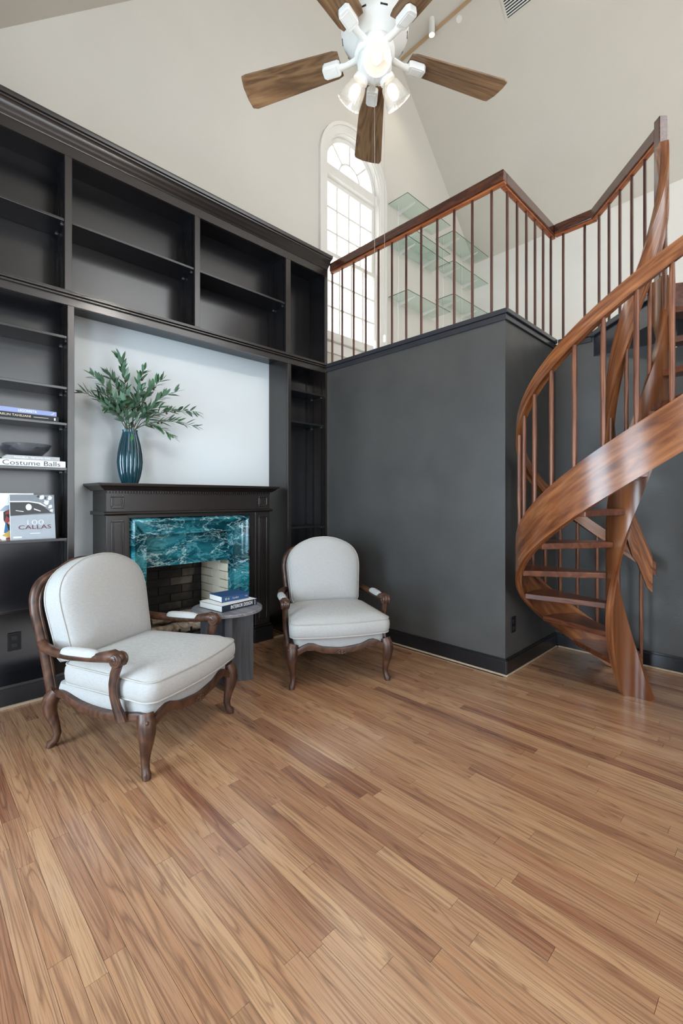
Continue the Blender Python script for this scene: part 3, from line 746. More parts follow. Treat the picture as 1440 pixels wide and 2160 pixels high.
    # back: tilted frame
    tl = R(11); O = Vector((-.325, 0, .25))
    def bk(y, h, d=0): return (O.x-h*math.sin(tl)+d*math.cos(tl), y, O.z+h*math.cos(tl)+d*math.sin(tl))
    half = [(.272, -.02), (.276, .12), (.282, .25), (.294, .37), (.300, .455), (.290, .52), (.256, .572), (.20, .600), (.13, .622), (.065, .650), (0, .662)]
    full = half+[(-y, h) for y, h in half[-2::-1]]
    # smooth the path
    def sm(pl, n=3):
        P = [Vector((a, b, 0)) for a, b in pl]; out = []
        for i in range(len(P)-1):
            p0, p1_, p2_, p3 = P[max(i-1, 0)], P[i], P[i+1], P[min(i+2, len(P)-1)]
            for k in range(n):
                t = k/n; out.append(.5*((2*p1_)+(p2_-p0)*t+(2*p0-5*p1_+4*p2_-p3)*t*t+(3*p1_-p0-3*p2_+p3)*t**3))
        out.append(P[-1]); return [(q.x, q.y) for q in out]
    fs = sm(full)
    mb = MB(); mb.tube([bk(y, h) for y, h in fs], .023, 8, (1.0, 1.05), up=(1, 0, 0)); bf = put(mb, 'back_frame', M_chairw, 50)
    mb = MB(); mb.tube([bk(y*.955, h*.97, .018) for y, h in fs], .009, 6, up=(1, 0, 0)); put(mb, 'inner_bead', M_chairw, 50, bf)
    mb = MB()
    for k in range(7): mb.ell(bk(-.045+.015*k, .668-.004*abs(k-3), .008), (.010, .011, .012), 6, 4)
    put(mb, 'crest_carving', M_chairw, 60, bf)
    inner = [(y*.95, max(h, .10)*.97) for y, h in fs]
    mb = MB(); a = [Vector(bk(y, h, .004)) for y, h in inner]; mb.prism(a, Vector(bk(0, 0, -.004))-Vector(bk(0, 0, .004))); put(mb, 'cane_panel', M_cane, None)
    # back cushion: outline scaled in rings through its depth
    oh = [(.17, .0), (.252, .008), (.266, .06), (.272, .14), (.281, .24), (.284, .305), (.274, .365), (.244, .420), (.190, .464), (.110, .498), (.05, .510), (0, .513)]
    of = sm(oh+[(-y, h) for y, h in oh[-2::-1]], 2); of = of+[(-.1, 0.0), (0, 0), (.1, 0)]
    tl2 = R(13); B = Vector((-.240, 0, .430))
    def bc(y, h, d): return (B.x-h*math.sin(tl2)+d*math.cos(tl2), y, B.z+h*math.cos(tl2)+d*math.sin(tl2))
    hc = .26; rings = []
    for d, s in ((-.070, .3), (-.068, .85), (-.062, .965), (-.052, 1.0), (-.03, 1.008), (.0, 1.012), (.03, 1.008), (.048, 1.0), (.056, .985), (.066, .95), (.080, .85), (.094, .65), (.102, .4), (.105, .15)):
        rings.append([bc(y*s, hc+(h-hc)*s, d) for y, h in of])
    mb = MB(); mb.loft(rings[::-1]); bcu = put(mb, 'back_cushion', M_linen, 50)
    for d in (-.052, .050):
        mb = MB(); mb.tube([bc(y*1.004, hc+(h-hc)*1.004, d) for y, h in of], .0042, 6, loop=True); put(mb, 'piping', M_pipe, 60, bcu)
    # arms
    for s in (1, -1):
        ap = [(-.378, .285, .520), (-.345, .308, .522), (-.29, .335, .520), (-.20, .352, .514), (-.08, .358, .512), (.05, .360, .520), (.12, .360, .532), (.165, .360, .540), (.195, .360, .535)]
        mb = MB(); mb.tube([(x, s*y, z) for x, y, z in ap], [.022, .025, .025, .024, .022, .022, .027, .032, .028], 8, (.95, 1.05)); arm = put(mb, 'arm', M_chairw, 50)
        mb = MB()
        prof = [(.004, -.027), (.030, -.027), (.034, -.020), (.030, -.013), (.033, -.006), (.033, .006), (.030, .013), (.034, .020), (.030, .027), (.004, .027)]
        mb.lathe(prof, 16); mb.xf(Matrix.Translation((.195, s*.360, .528)) @ Matrix.Rotation(R(90), 4, 'X')); sc_ = put(mb, 'scroll', M_chairw, 50, arm)
        mb = MB()
        for side in (1, -1):
            mb.tube([(.195+(.006+.0055*k*.35)*math.cos(k*.75), s*.360+side*.0275, .528+(.006+.0055*k*.35)*math.sin(k*.75)) for k in range(13)], .003, 5)
        put(mb, 'scroll_spiral', M_chairw, 60, arm)
        pp = [(.190, .360, .505), (.172, .360, .46), (.160, .358, .41), (.160, .355, .36), (.172, .350, .31), (.190, .345, .262), (.195, .343, .245)]
        mb = MB(); mb.tube([(x, s*y, z) for x, y, z in pp], [.020, .021, .020, .020, .022, .026, .026], 8, (1.15, .85)); post = put(mb, 'arm_post', M_chairw, 50)
        mb = MB(); mb.tube([(x+.021, s*y, z) for x, y, z in pp], .006, 5); put(mb, 'post_bead', M_chairw, 50, post)
        mb = MB(); rings = []
        for i in range(13):
            t = -1+2*i/12; k = (max(0, 1-t**4))**.5; k = max(k, .05); x = -.035+.125*t; z = .526+.010*(x+.035)*2
            rings.append([(x, s*.358+.030*k*math.cos(a), z+(.030*k if math.sin(a) > 0 else .008*k)*math.sin(a)) for a in [2*math.pi*j/12 for j in range(12)]])
        mb.loft(rings); put(mb, 'arm_pad', M_linen, 50)
    return ch
ch1 = build_chair('linen armchair in front of the bookcase, nearest, facing right', (.843, -2.117, 0), math.atan2(.442, .897))
f2 = Vector((.857, -.516))
m2 = Vector(((.963+1.313)/2, (-1.218-.637)/2)); o2 = m2-f2*.31
ch2 = dup(ch1, (o2.x, o2.y, 0), math.atan2(f2.y, f2.x), 'linen armchair in the corner against the charcoal wall, right of side table')

# ------------------------------------------------------------------ side table and its books
TX, TY, TZ = .57, -1.456, .51
tb = thing('side_table', 'round grey wood side table on crossed panel base between the armchairs', 'table', (TX, TY, 0))
MB().lathe([(.02, -.024), (.228, -.024), (.237, -.019), (.237, -.004), (.233, 0), (.02, 0)], 56, (TX, TY, TZ)).build('table_top', M_tablet, tb, 35)
for ang, nm, a0 in ((-27, 'base_panel', -.175), (63, 'base_panel', .0235), (63, 'base_panel', -.175)):
    a = R(ang); d = Vector((math.cos(a), math.sin(a), 0)); n = Vector((-d.y, d.x, 0)); c = Vector((TX, TY, 0)); t = .023
    e = .175 if a0 != -.175 or ang == -27 else -.0235
    MB().prism([c+d*a0-n*t, c+d*e-n*t, c+d*e+n*t, c+d*a0+n*t], (0, 0, TZ-.0245)).build(nm, M_table, tb, bevel=.002)
def flat_book(name, label, c, L, Wd, z0, T, rz, cover, pages_mat=M_paper):
    """book lying flat: spine toward +x side, length along y (local)"""
    b = thing(name, label, 'book', (c[0], c[1], z0), rz)
    def put(mb, nm, m, bev=0): o = link(nm, mb.mesh(nm), b, bev, True); o.data.materials.append(m); return o
    t = .0025
    put(MB().box(-Wd/2, Wd/2, -L/2, L/2, 0, t), 'back_cover', cover, .0008)
    put(MB().box(-Wd/2, Wd/2, -L/2, L/2, T-t, T), 'front_cover', cover, .0008)
    put(MB().box(Wd/2-t, Wd/2, -L/2, L/2, t+.0002, T-t-.0002), 'spine', cover)
    put(MB().box(-Wd/2+.004, Wd/2-t-.0003, -L/2+.004, L/2-.004, t+.0002, T-t-.0002), 'pages', pages_mat)
    return b
def spine_text(b, txt, size, Wd, y, z, mat, width=None):
    me = text_mesh(txt, size, width); me.transform(frame((Wd/2+.0004, y, z), (0, 1, 0), (0, 0, 1))); me.materials.clear(); me.materials.append(mat)
    return link('lettering', me, b, 0, True)
C_navy = col('navy_cloth', '#122034'); C_blue = col('blue_cloth', '#1f4470'); C_wt = col('white_print', '#eceae4'); C_gold = col('pale_gold_print', '#b9a98f')
C_per = col('periwinkle_cover', '#8d97c0'); C_blk = col('black_cover', '#1c1c1f'); C_gry = col('grey_cover', '#a9aaab'); C_ivory = col('ivory_cover', '#e2e2df'); C_grn = col('charcoal_print', '#3d4046')
rzb = math.atan2(-1.275+1.57, .65-.69)-math.pi/2
b1 = flat_book('book', 'wide white book with navy spine lettered INTERIOR DESIGN on side table', (.55, -1.435), .295, .25, TZ+.0005, .042, rzb, C_navy)
spine_text(b1, 'INTERIOR DESIGN', .034, .25, .015, .021, C_wt, .185)
for pr_ in [MB().box(.1252, .1256, .128, .131, .004, .038)]: link('spine_mark', pr_.mesh('spine_mark'), b1, 0, True).data.materials.append(C_wt)
me = MB().box(-.124, .1245, -.147, .147, .0421, .0425).mesh('dust_jacket'); me.materials.append(C_ivory); link('dust_jacket', me, b1, 0, True)
b2 = flat_book('book', 'small blue cloth book lying on top of the INTERIOR DESIGN book', (.525, -1.415), .215, .165, TZ+.0432, .040, rzb-.10, C_blue)
spine_text(b2, 'Conflict', .018, .165, .0, .020, C_gold, .05); spine_text(b2, 'H&J', .012, .165, .085, .020, C_gold, .018)
me = MB()
for k in range(5): me.ell((.0826, -.075+.006*math.cos(k*1.257), .020+.006*math.sin(k*1.257)), (.0006, .0035, .0035), 6, 4); me.ell((.0826, -.055+.005*math.cos(k*1.257), .020+.005*math.sin(k*1.257)), (.0006, .003, .003), 6, 4)
m_ = me.mesh('spine_ornament'); m_.materials.append(C_gold); link('spine_ornament', m_, b2, 0, True)

# ------------------------------------------------------------------ things on the left bookcase
def shelf_book(label, yr, L, z0, T, x1, Wd, cover): return flat_book('book', label, (x1-Wd/2, yr-L/2), L, Wd, z0, T, 0, cover)
k1 = shelf_book('black book with cream lettering lying under the periwinkle book', -2.325, .36, 1.7425, .034, -.03, .21, C_blk)
spine_text(k1, 'TARUN TAHILIANI', .019, .21, -.055, .018, col('cream_print', '#d8c9ae'), .17)
me = MB().box(.1052, .1056, .045, .125, .0165, .0185); me.box(.1052, .1056, .155, .163, .008, .024); m_ = me.mesh('spine_mark'); m_.materials.append(C_wt); link('spine_mark', m_, k1, 0, True)
k2 = shelf_book('periwinkle book lying on the black book on the shelf', -2.335, .36, 1.7770, .030, -.035, .20, C_per)
spine_text(k2, 'LEGORRETA', .022, .20, .025, .015, C_wt, .095)
me = MB().tube([(.1004, .148, .012), (.1004, .152, .008), (.1004, .158, .012), (.1004, .166, .022)], .002, 5); m_ = me.mesh('spine_mark'); m_.materials.append(C_wt); link('spine_mark', m_, k2, 0, True)
k3 = shelf_book('ivory book with large Costume Balls lettering under the grey book', -2.288, .37, 1.4505, .040, -.02, .22, C_ivory)
spine_text(k3, 'Costume Balls', .042, .22, .005, .019, C_grn, .30)
k4 = shelf_book('slim grey book lying under the smoked glass bowl', -2.318, .28, 1.4908, .026, -.03, .20, C_gry)
spine_text(k4, 'MARGIELA', .016, .20, -.065, .013, C_wt, .07); spine_text(k4, 'THE HERMES YEARS', .015, .20, .035, .013, C_wt, .105)
BZ = 1.517
bp_ = [(.045, 0), (.075, .004), (.115, .045), (.132, .075), (.130, .079), (.127, .076), (.110, .046), (.072, .009), (.02, .006)]
tag(MB().lathe(bp_, 40, (-.14, -2.475, BZ)).build('glass_bowl', M_bowl, smooth=50), 'smoked clear glass bowl resting on the slim grey book', 'bowl')
def standing_book(label, y0, y1, z0, h, xf, T, lean, cover):
    b = thing('book', label, 'book', (xf, (y0+y1)/2, z0)); W_ = y1-y0
    def put(mb, nm, m): 
        mb.xf(Matrix.Rotation(-lean, 4, 'Y')); o = link(nm, mb.mesh(nm, 50 if nm in ('cover_print',) else None), b, 0, True); o.data.materials.append(m); return o
    put(MB().box(-.003, 0, -W_/2, W_/2, 0, h), 'front_cover', cover); put(MB().box(-T, -T+.003, -W_/2, W_/2, 0, h), 'back_cover', cover)
    put(MB().box(-T+.0032, -.0032, -W_/2+.001, W_/2-.004, .003, h-.003), 'pages', M_paper)
    return b, put
def patch(put, pts, mat, x=.0003):
    put(MB().prism([(x, y, z) for y, z in pts], (.0003, 0, 0)), 'cover_print', mat)
LN = R(9)
bA, putA = standing_book('grey photo book lettered 100 CALLAS standing on the shelf', -2.572, -2.337, .9955, .283, -.05, .03, LN, col('silver_cover', '#9fa4a9'))
C_pk = col('photo_black', '#15171a', .3); C_pg = col('photo_grey', '#6f757b', .3); C_pl = col('photo_pale', '#d4d7d8', .3); C_plum = col('plum_print', '#5a1f33')
w = .1175; h = .283
patch(putA, [(-w, .150), (w, .158), (w, h), (-w, h)], C_pg)
patch(putA, [(-w, .236), (-.02, .236), (.03, .226), (.06, .206), (.10, .165), (.0, .160), (-w, .150)], C_pk, .0007)
patch(putA, [(-w, .243), (-.02, .243), (.04, .232), (.075, .207), (.065, .207), (.03, .226), (-.02, .236), (-w, .236)], C_pl, .0008)
for yy, zz, r_ in ((.05, .265, .020), (.075, .235, .022), (.095, .205, .016), (.095, .262, .018), (.10, .18, .014), (.03, .272, .012), (.07, .262, .010)):
    patch(putA, [(min(w, yy+r_*math.cos(a)*(.55+.45*((j*7+int(yy*1000)) % 5)/4)), min(h, zz+r_*.9*math.sin(a)*(.5+.5*((j*3+int(zz*1000)) % 4)/3))) for j, a in enumerate([2*math.pi*j/11 for j in range(11)])], C_pl if r_ > .013 else C_pk, .0009)
patch(putA, [(-.022+.016*math.cos(a), .204+.021*math.sin(a)) for a in [2*math.pi*j/12 for j in range(12)]], C_pl, .0010)
patch(putA, [(-.035, .182), (-.01, .186), (.03, .175), (.03, .165), (-.05, .163)], C_pk, .0012)
patch(putA, [(.005, .196), (.04, .180), (.04, .175), (.005, .188)], C_pl, .0013)
patch(putA, [(-.09, .186), (-.05, .178), (-.05, .174), (-.09, .182)], C_pl, .0010)
def cover_text(b, lean, txt, size, y, z, mat, width):
    me = text_mesh(txt, size, width, .0002); me.transform(Matrix.Rotation(-lean, 4, 'Y') @ frame((.0016, y, z), (0, 1, 0), (0, 0, 1))); me.materials.clear(); me.materials.append(mat); link('lettering', me, b, 0, True)
cover_text(bA, LN, '100', .045, .012, .105, col('pale_print', '#c6cacd'), .088)
cover_text(bA, LN, 'CALLAS', .036, .008, .076, C_plum, .172)
patch(putA, [(-.02, .036), (.035, .036), (.035, .040), (-.02, .040)], C_pl); patch(putA, [(-w+.012, .012), (-w+.055, .012), (-w+.055, .022), (-w+.012, .022)], C_pl)
bB, putB = standing_book('white art book with painted red face standing behind the grey photo book', -2.80, -2.44, .9955, .293, -.095, .03, LN, col('white_cover', '#dcdcd8'))
O_ = .18  # local half width
Cs = {k: col('paint_'+k, v) for k, v in dict(red='#8e2f2c', blue='#2c5f86', grey='#8a9aa6', rose='#c98b82', dark='#231d22', gold='#c09a48', orange='#b4552f').items()}
def pb(pts, c, x=.0004): patch(putB, [(y, z) for y, z in pts], Cs[c], x)
pb([(.0, .18), (.03, .215), (.09, .22), (.10, .18)], 'grey'); pb([(.02, .125), (.02, .175), (.05, .19), (.10, .19), (.10, .05), (.05, .05)], 'dark', .0006)
pb([(.028, .16), (.04, .185), (.10, .188), (.10, .162)], 'red', .0010); pb([(.025, .11), (.035, .15), (.05, .135), (.05, .10)], 'red', .0010); pb([(.04, .105), (.075, .15), (.09, .10), (.065, .075)], 'rose', .0012)
pb([(.02, .045), (.03, .115), (.045, .06), (.04, .04)], 'blue', .0012); pb([(.01, .03), (.05, .06), (.085, .03), (.05, .01)], 'gold', .0014); pb([(.03, .001), (.03, .015), (.10, .018), (.10, .001)], 'red', .0015); pb([(-.03, .001), (-.02, .03), (.01, .001)], 'orange', .001)
# outlets
def outlet(label, M):
    o = thing('wall_outlet', label, 'outlet', tuple(M.translation))
    def put(mb, nm, m, bev=0, par=None): mb.xf(M); return mb.build(nm, m, par or o, bevel=bev)
    put(MB().box(-.036, .036, -.058, .058, .0005, .006), 'cover_plate', M_black, .002)
    for z in (.025, -.025):
        r = put(MB().box(-.016, .016, z-.015, z+.015, .0062, .009), 'receptacle', M_base, .003)
        for x in (-.006, .006): put(MB().box(x-.001, x+.001, z-.002, z+.007, .0091, .0094), 'slot', C_grn, 0, r)
outlet('black outlet on the back panel below the lowest left shelf', frame((-.2495, -2.526, .326), (0, 1, 0), (0, 0, 1)))
outlet('black outlet low on the charcoal return wall beside stair', frame((CX_, .122, .338), (0, 1, 0), (0, 0, 1)))

# ------------------------------------------------------------------ loft railing
lr = thing('loft_railing', 'dark stained wooden railing with slim balusters along the loft edge', 'railing', (1.0, .05, 2.59))
RT, RH, RW = 3.605, .080, .058
pth = [(.012, .045), (1.805, .045), (1.805, .985), (2.135, .985), (2.700, .372)]
def seg(p, q, e0=0, e1=0):
    P, Q = Vector((*p, 0)), Vector((*q, 0)); d = (Q-P).normalized(); n = Vector((-d.y, d.x, 0)); P = P-d*e0; Q = Q+d*e1
    mb = MB(); mb.prism([P-n*RW/2+Vector((0,0,RT-RH)), Q-n*RW/2+Vector((0,0,RT-RH)), Q+n*RW/2+Vector((0,0,RT-RH)), P+n*RW/2+Vector((0,0,RT-RH))], (0,0,RH)); mb.build('handrail', M_rail, lr, bevel=.006)
    mb = MB(); mb.prism([P-n*.017+Vector((0,0,RT-RH-.016)), Q-n*.017+Vector((0,0,RT-RH-.016)), Q+n*.017+Vector((0,0,RT-RH-.016)), P+n*.017+Vector((0,0,RT-RH-.016))], (0,0,.0155)); mb.build('rail_fillet', M_fillet, lr)
seg(pth[0], pth[1], 0, RW/2); seg(pth[1], pth[2], -RW/2-.0005, RW/2); seg(pth[2], pth[3], -RW/2-.0005, .02); seg(pth[3], pth[4], -.012, -.02)
balm = MB(); balm.tube([(0, 0, 0), (0, 0, .08), (0, 0, .45), (0, 0, .84), (0, 0, RT-RH-.016-2.5905)], [.0098, .0105, .0105, .0105, .0098], 8); balme = balm.mesh('baluster', 50); balme.materials.append(M_ballo)
bpos = [(.011+.1562*i, .045) for i in range(12)] + [(1.805, .136+.1646*i) for i in range(6)] + [(1.898, .985), (2.067, .985)]
for i in range(5):
    t = (.10+.176*i); bpos.append((2.135+(2.70-2.135)*t, .985+(.372-.985)*t))
for x, y in bpos:
    o = bpy.data.objects.new('baluster', balme); COL.objects.link(o); o.parent = lr; o.location = Vector((max(x, .025), y, 2.5905))-WO[lr]
nd = math.atan2(.372-.985, 2.70-2.135); nw = MB().box(-.026, .026, -.026, .026, 2.30, 3.632); nw.xf(Matrix.Translation((2.702, .352, 0)) @ Matrix.Rotation(R(45.6), 4, 'Z')); nw.build('newel_post', M_rail, lr, bevel=.004)

# ------------------------------------------------------------------ spiral staircase
SX, SY, SK = 2.62, .132, .467
RO, RI_ = .685, .14
zc = lambda th: .766+SK*R(th-195)
st = thing('spiral_staircase', 'spiral wooden staircase with curved stringers climbing to the loft', 'staircase', (SX, SY, 0))
def pol(r, th, z): return (SX+r*math.cos(R(th)), SY+r*math.sin(R(th)), z)
def ribbon(r0, r1, th0, th1, lo, hi, step=4, zmin=0, zmax=99):
    rings = []; th = th0
    while th <= th1+.01:
        a, b = max(zmin, min(zmax, lo(th))), max(zmin+.002, min(zmax, hi(th)))
        if b-a > .004 or True: rings.append([pol(r0, th, a), pol(r1, th, a), pol(r1, th, b), pol(r0, th, b)])
        th += step
    m = MB(); m.loft(rings, uv=True); return m
ribbon(RO-.04, RO, 99, 427, lambda t: zc(t)-.132, lambda t: zc(t)+.132, zmax=2.575).build('outer_stringer', M_stair, st, 35)
ribbon(RI_-.018, RI_+.022, 66, 424, lambda t: zc(t)-.29, lambda t: zc(t)+.29, zmax=2.575).build('inner_stringer', M_stair, st, 35)
ribbon(RO-.045, RO-.004, 92, 420, lambda t: zc(t)+.776, lambda t: zc(t)+.866).build('outer_handrail', M_stair, st, 35)
# inner handrail: straight tangent lead-in at the foot, then helix up to the newel
rings = []; ic = lambda t: zc(t)+.945
th0 = 112; 
for k in range(5):
    s = .105*(1-k/4); dz = SK/RI_*s*.85; p = Vector(pol(RI_, th0, ic(th0)))+Vector((math.sin(R(th0)), -math.cos(R(th0)), 0))*s; n = Vector((math.cos(R(th0)), math.sin(R(th0)), 0)); hh = .115 if k else .07
    if k < 4: rings.append([tuple(p-n*.022+Vector((0,0,-dz-hh))), tuple(p+n*.022+Vector((0,0,-dz-hh))), tuple(p+n*.022+Vector((0,0,-dz+.15))), tuple(p-n*.022+Vector((0,0,-dz+.15)))])
t = th0
while t <= 408: rings.append([pol(RI_-.022, t, ic(t)-.15), pol(RI_+.022, t, ic(t)-.15), pol(RI_+.022, t, min(3.38, ic(t)+.15)), pol(RI_-.022, t, min(3.38, ic(t)+.15))]); t += 4
m = MB(); m.loft(rings, uv=True); m.build('inner_handrail', M_stair, st, 35)
NT_ = 12
for i in range(1, NT_+1):
    z = .1985*i; tc = 195+math.degrees((z-.766)/SK)+1.5; a0, a1 = tc-13.6, tc+13.6
    pts = [pol(RI_+.0225, a0, z-.036)]
    pts = [pol(RI_+.0225, a0+(a1-a0)*k/4, z-.036) for k in range(5)] + [pol(RO-.0405, a1+(a0-a1)*k/6, z-.036) for k in range(7)]
    MB().prism(pts, (0, 0, .036)).build('tread', M_stairo, st, bevel=.004)
t = 294.6-12.17*16; k = 0
while t < 424:
    z0, z1 = zc(t)+.128, zc(t)+.778
    m = MB(); c = pol(RO-.022, t, 0)
    m.tube([(c[0], c[1], z0), (c[0], c[1], z0+.1), (c[0], c[1], z1-.1), (c[0], c[1], z1)], [.011, .0128, .0128, .011], 8); m.build('baluster', M_bal, st, 50)
    t += 12.17
for t in (215, 262, 309, 356):
    c = pol(RI_+.002, t, 0); m = MB(); m.tube([(c[0], c[1], zc(t)+.27), (c[0], c[1], ic(t)-.13)], .011, 8); m.build('baluster', M_bal, st, 50)
c = pol(RI_, 90, 0)
for k, (yy, zz) in enumerate(((.335, .055), (.31, .06))): pass
# landing platform
LP = [(2.150, NY-.0005), (2.705, .385), (2.81, .47), (3.08, NY-.0005)]
ld = struct(MB().prism([(x, y, 2.395) for x, y in LP], (0, 0, .150)).build('floor_landing', M_trimd))
mb = MB(); P = [Vector((2.115, NY-.001, 2.5455)), Vector((2.70, .345, 2.5455)), Vector((2.83, .455, 2.5455)), Vector((3.12, NY-.001, 2.5455))]; mb.prism(P, (0, 0, .0425)); mb.build('landing_nosing', M_trimd, ld, bevel=.005)
mb = MB(); mb.prism([(2.705, .367, 2.40), (2.84, .455, 2.40), (3.12, NY-.04, 2.40), (3.14, NY-.05, 2.40), (2.86, .44, 2.40), (2.715, .352, 2.40)], (0, 0, .19)); mb.build('landing_riser', M_stairo, ld)
sw = thing('wall_plate', 'small white plate on the wall under the loft landing', 'wall plate', (2.64, NY, 2.35))
MB().box(2.582, 2.695, NY-.010, NY-.0005, 2.335, 2.390).build('plate', M_trimw, sw, bevel=.003); MB().box(2.600, 2.677, NY-.0125, NY-.0102, 2.350, 2.376).build('insert', M_white, sw)

# ------------------------------------------------------------------ glass shelves in the loft
def gshelf(label, y0, y1, z, sy):
    g = thing('glass_shelf', label, 'shelf', (XW, (y0+y1)/2, z), 0, 'glass shelves on the loft wall')
    MB().box(XW+.012, XW+.31, y0, y1, z, z+.008).build('glass_panel', M_gshelf, g)
    MB().box(XW+.3102, XW+.3112, y0, y1, z, z+.008).build('front_edge', M_gedge, g)
    MB().box(XW+.012, XW+.31, y0-.0012, y0-.0002, z, z+.008).build('end_edge', M_gedge, g)
    for y in sy:
        MB().prism([(XW+.0115, y-.004, z-.001), (XW+.27, y-.004, z-.001), (XW+.27, y-.004, z-.012), (XW+.0115, y-.004, z-.055)], (0, .008, 0)).build('bracket', M_trimw, g)
for y, nm in ((1.50, 'white shelf standard nearest the arched window'), (1.98, 'second white shelf standard from the arched window'), (2.53, 'third white shelf standard from the arched window'), (3.04, 'white shelf standard nearest the loft corner')):
    tag(MB().box(XW+.0005, XW+.011, y-.012, y+.012, 2.75, 5.0).build('shelf_standard', M_trimw), nm, 'shelf standard')
for z, nm in ((4.925, 'topmost glass shelf beside the arched window'), (4.54, 'second glass shelf down beside the arched window'), (4.41, 'third glass shelf down beside the arched window'), (3.76, 'lowest glass shelf beside the arched window')): gshelf(nm, 1.30, 2.24, z, (1.50, 1.98))
for z, nm in ((4.90, 'topmost glass shelf in the loft corner'), (4.49, 'middle glass shelf in the loft corner'), (4.04, 'lowest glass shelf in the loft corner')): gshelf(nm, 2.33, 3.28, z, (2.53, 3.04))

# ------------------------------------------------------------------ ceiling fan
FX, FYc, FZ = 1.955, -1.505, 3.262
fan = thing('ceiling_fan', 'white ceiling fan with five oak blades and three lit glass shades', 'ceiling fan', (FX, FYc, FZ), YAW)
# local axes: +y is the view direction, +x to the right
def fp_(mb, name, mat, sm=40, par=None, bev=0):
    o = link(name, mb.mesh(name, sm), par or fan, bev, True); o.data.materials.append(mat)
    return o
ctop = ceil_z(FYc)-FZ
fp_(MB().lathe([(.012, .28), (.013, ctop-.02)], 12), 'downrod', M_white)
fp_(MB().lathe([(.02, ctop-.10), (.07, ctop-.07), (.085, ctop-.0), (.085, ctop+.07)], 24), 'ceiling_canopy', M_white)
mh = fp_(MB().lathe([(.02, .30), (.05, .295), (.075, .26), (.085, .225), (.135, .205), (.152, .185), (.155, .13), (.152, .10), (.142, .08), (.10, .052), (.085, .045), (.02, .042)], 40), 'motor_housing', M_white)
for k in range(10):
    a = 2*math.pi*k/10+.2; mb = MB().box(-.016, .016, -.002, .002, -.003, .003); mb.xf(Matrix.Rotation(a, 4, 'Z') @ Matrix.Translation((0, .147, .092)) ); fp_(mb, 'vent_slot', M_black, None, mh)
fp_(MB().lathe([(.085, .045), (.092, .035), (.092, .012), (.08, .0)], 32), 'flywheel', M_white)
fp_(MB().lathe([(.02, .0), (.072, -.002), (.078, -.012), (.078, -.045), (.070, -.062), (.045, -.072), (.015, -.076)], 36), 'switch_housing', M_white)
for k in range(5):
    a = R(-72*k)   # rotation about z, 0 = along +y
    Mr = Matrix.Rotation(a, 4, 'Z'); tilt = Matrix.Rotation(R(11), 4, 'Y')
    outl = [(-.052, .165), (-.060, .20), (-.072, .40), (-.078, .60), (-.070, .655), (-.03, .672), (.03, .676), (.068, .668), (.078, .61), (.072, .40), (.060, .20), (.052, .165)]
    outl = [(-.052, .165), (-.060, .19), (-.080, .63), (-.077, .650), (-.03, .664), (.03, .668), (.072, .664), (.081, .64), (.058, .19), (.050, .165)]
    mb = MB().prism([(x, y, .026) for x, y in outl], (0, 0, .007)); mb.xf(Matrix.Translation((0, 0, 0)) @ tilt)
    me = mb.mesh('blade'); me.materials.append(M_blade)
    # grain along the blade: build in its own frame, length on local x
    me.transform(Matrix.Rotation(R(-90), 4, 'Z')); b = link('blade', me, fan, .0015, True); b.matrix_local = Mr @ Matrix.Rotation(R(90), 4, 'Z')
    mb = MB().prism([(-.022, .165, -.004), (.022, .165, -.004), (.028, .175, -.004), (.028, .238, -.004), (.018, .25, -.004), (-.018, .25, -.004), (-.028, .238, -.004), (-.028, .175, -.004)], (0, 0, .028)); mb.xf(Mr @ tilt); arm = fp_(mb, 'blade_bracket', M_white, None, None, .003)
    mb = MB().prism([(-.020, .180, -.006), (.020, .180, -.006), (.020, .236, -.006), (-.020, .236, -.006)], (0, 0, .0018)); mb.xf(Mr @ tilt); fp_(mb, 'bracket_cover', M_white, None, arm, .002)
    mb = MB(); mb.tube([(0, .075, .020), (0, .11, .012), (0, .14, .006), (0, .172, .006)], [.016, .013, .012, .016], 8, (.7, 1.2)); mb.xf(Mr); fp_(mb, 'blade_arm', M_white, 50)
for k, (az, down) in enumerate(((180, 48), (58, 50), (-58, 50))):
    a = R(-az); d = Vector((math.sin(R(az))*math.cos(R(down)), math.cos(R(az))*math.cos(R(down)), -math.sin(R(down))))
    base = Vector((math.sin(R(az))*.058, math.cos(R(az))*.058, -.045)); z = -d
    x = z.cross(Vector((0, 0, 1))).normalized(); y = z.cross(x)
    Mx = Matrix(((x.x, y.x, -z.x, base.x), (x.y, y.y, -z.y, base.y), (x.z, y.z, -z.z, base.z), (0, 0, 0, 1)))
    mb = MB().lathe([(.012, -.02), (.022, -.01), (.034, .012), (.036, .030), (.030, .032)], 20); mb.xf(Mx); so = fp_(mb, 'lamp_socket', M_white)
    mb = MB(); ribs = lambda u: 1+.012*math.cos(24*2*math.pi*u)
    mb.lathe([(.031, .0325), (.040, .045), (.047, .07), (.053, .10), (.060, .128), (.0585, .128), (.0505, .099), (.045, .07), (.038, .046), (.030, .036)], 96, (0, 0, 0), ribs); mb.xf(Mx); sh = fp_(mb, 'glass_shade', M_shade, 50)
    mb = MB().ell((0, 0, .075), (.024, .024, .034), 14, 8); mb.xf(Mx); fp_(mb, 'bulb', M_bulb, 60, so)
    pl = bpy.data.lights.new('fan_bulb_light', 'SPOT'); pl.energy = 45; pl.color = (1, .93, .84); pl.shadow_soft_size = .045; pl.spot_size = R(165); pl.spot_blend = .5
    po = bpy.data.objects.new('fan_bulb_light', pl); COL.objects.link(po); po.parent = fan; po.matrix_local = Mx @ Matrix.Translation((0, 0, .135)) @ Matrix.Rotation(math.pi, 4, 'X')
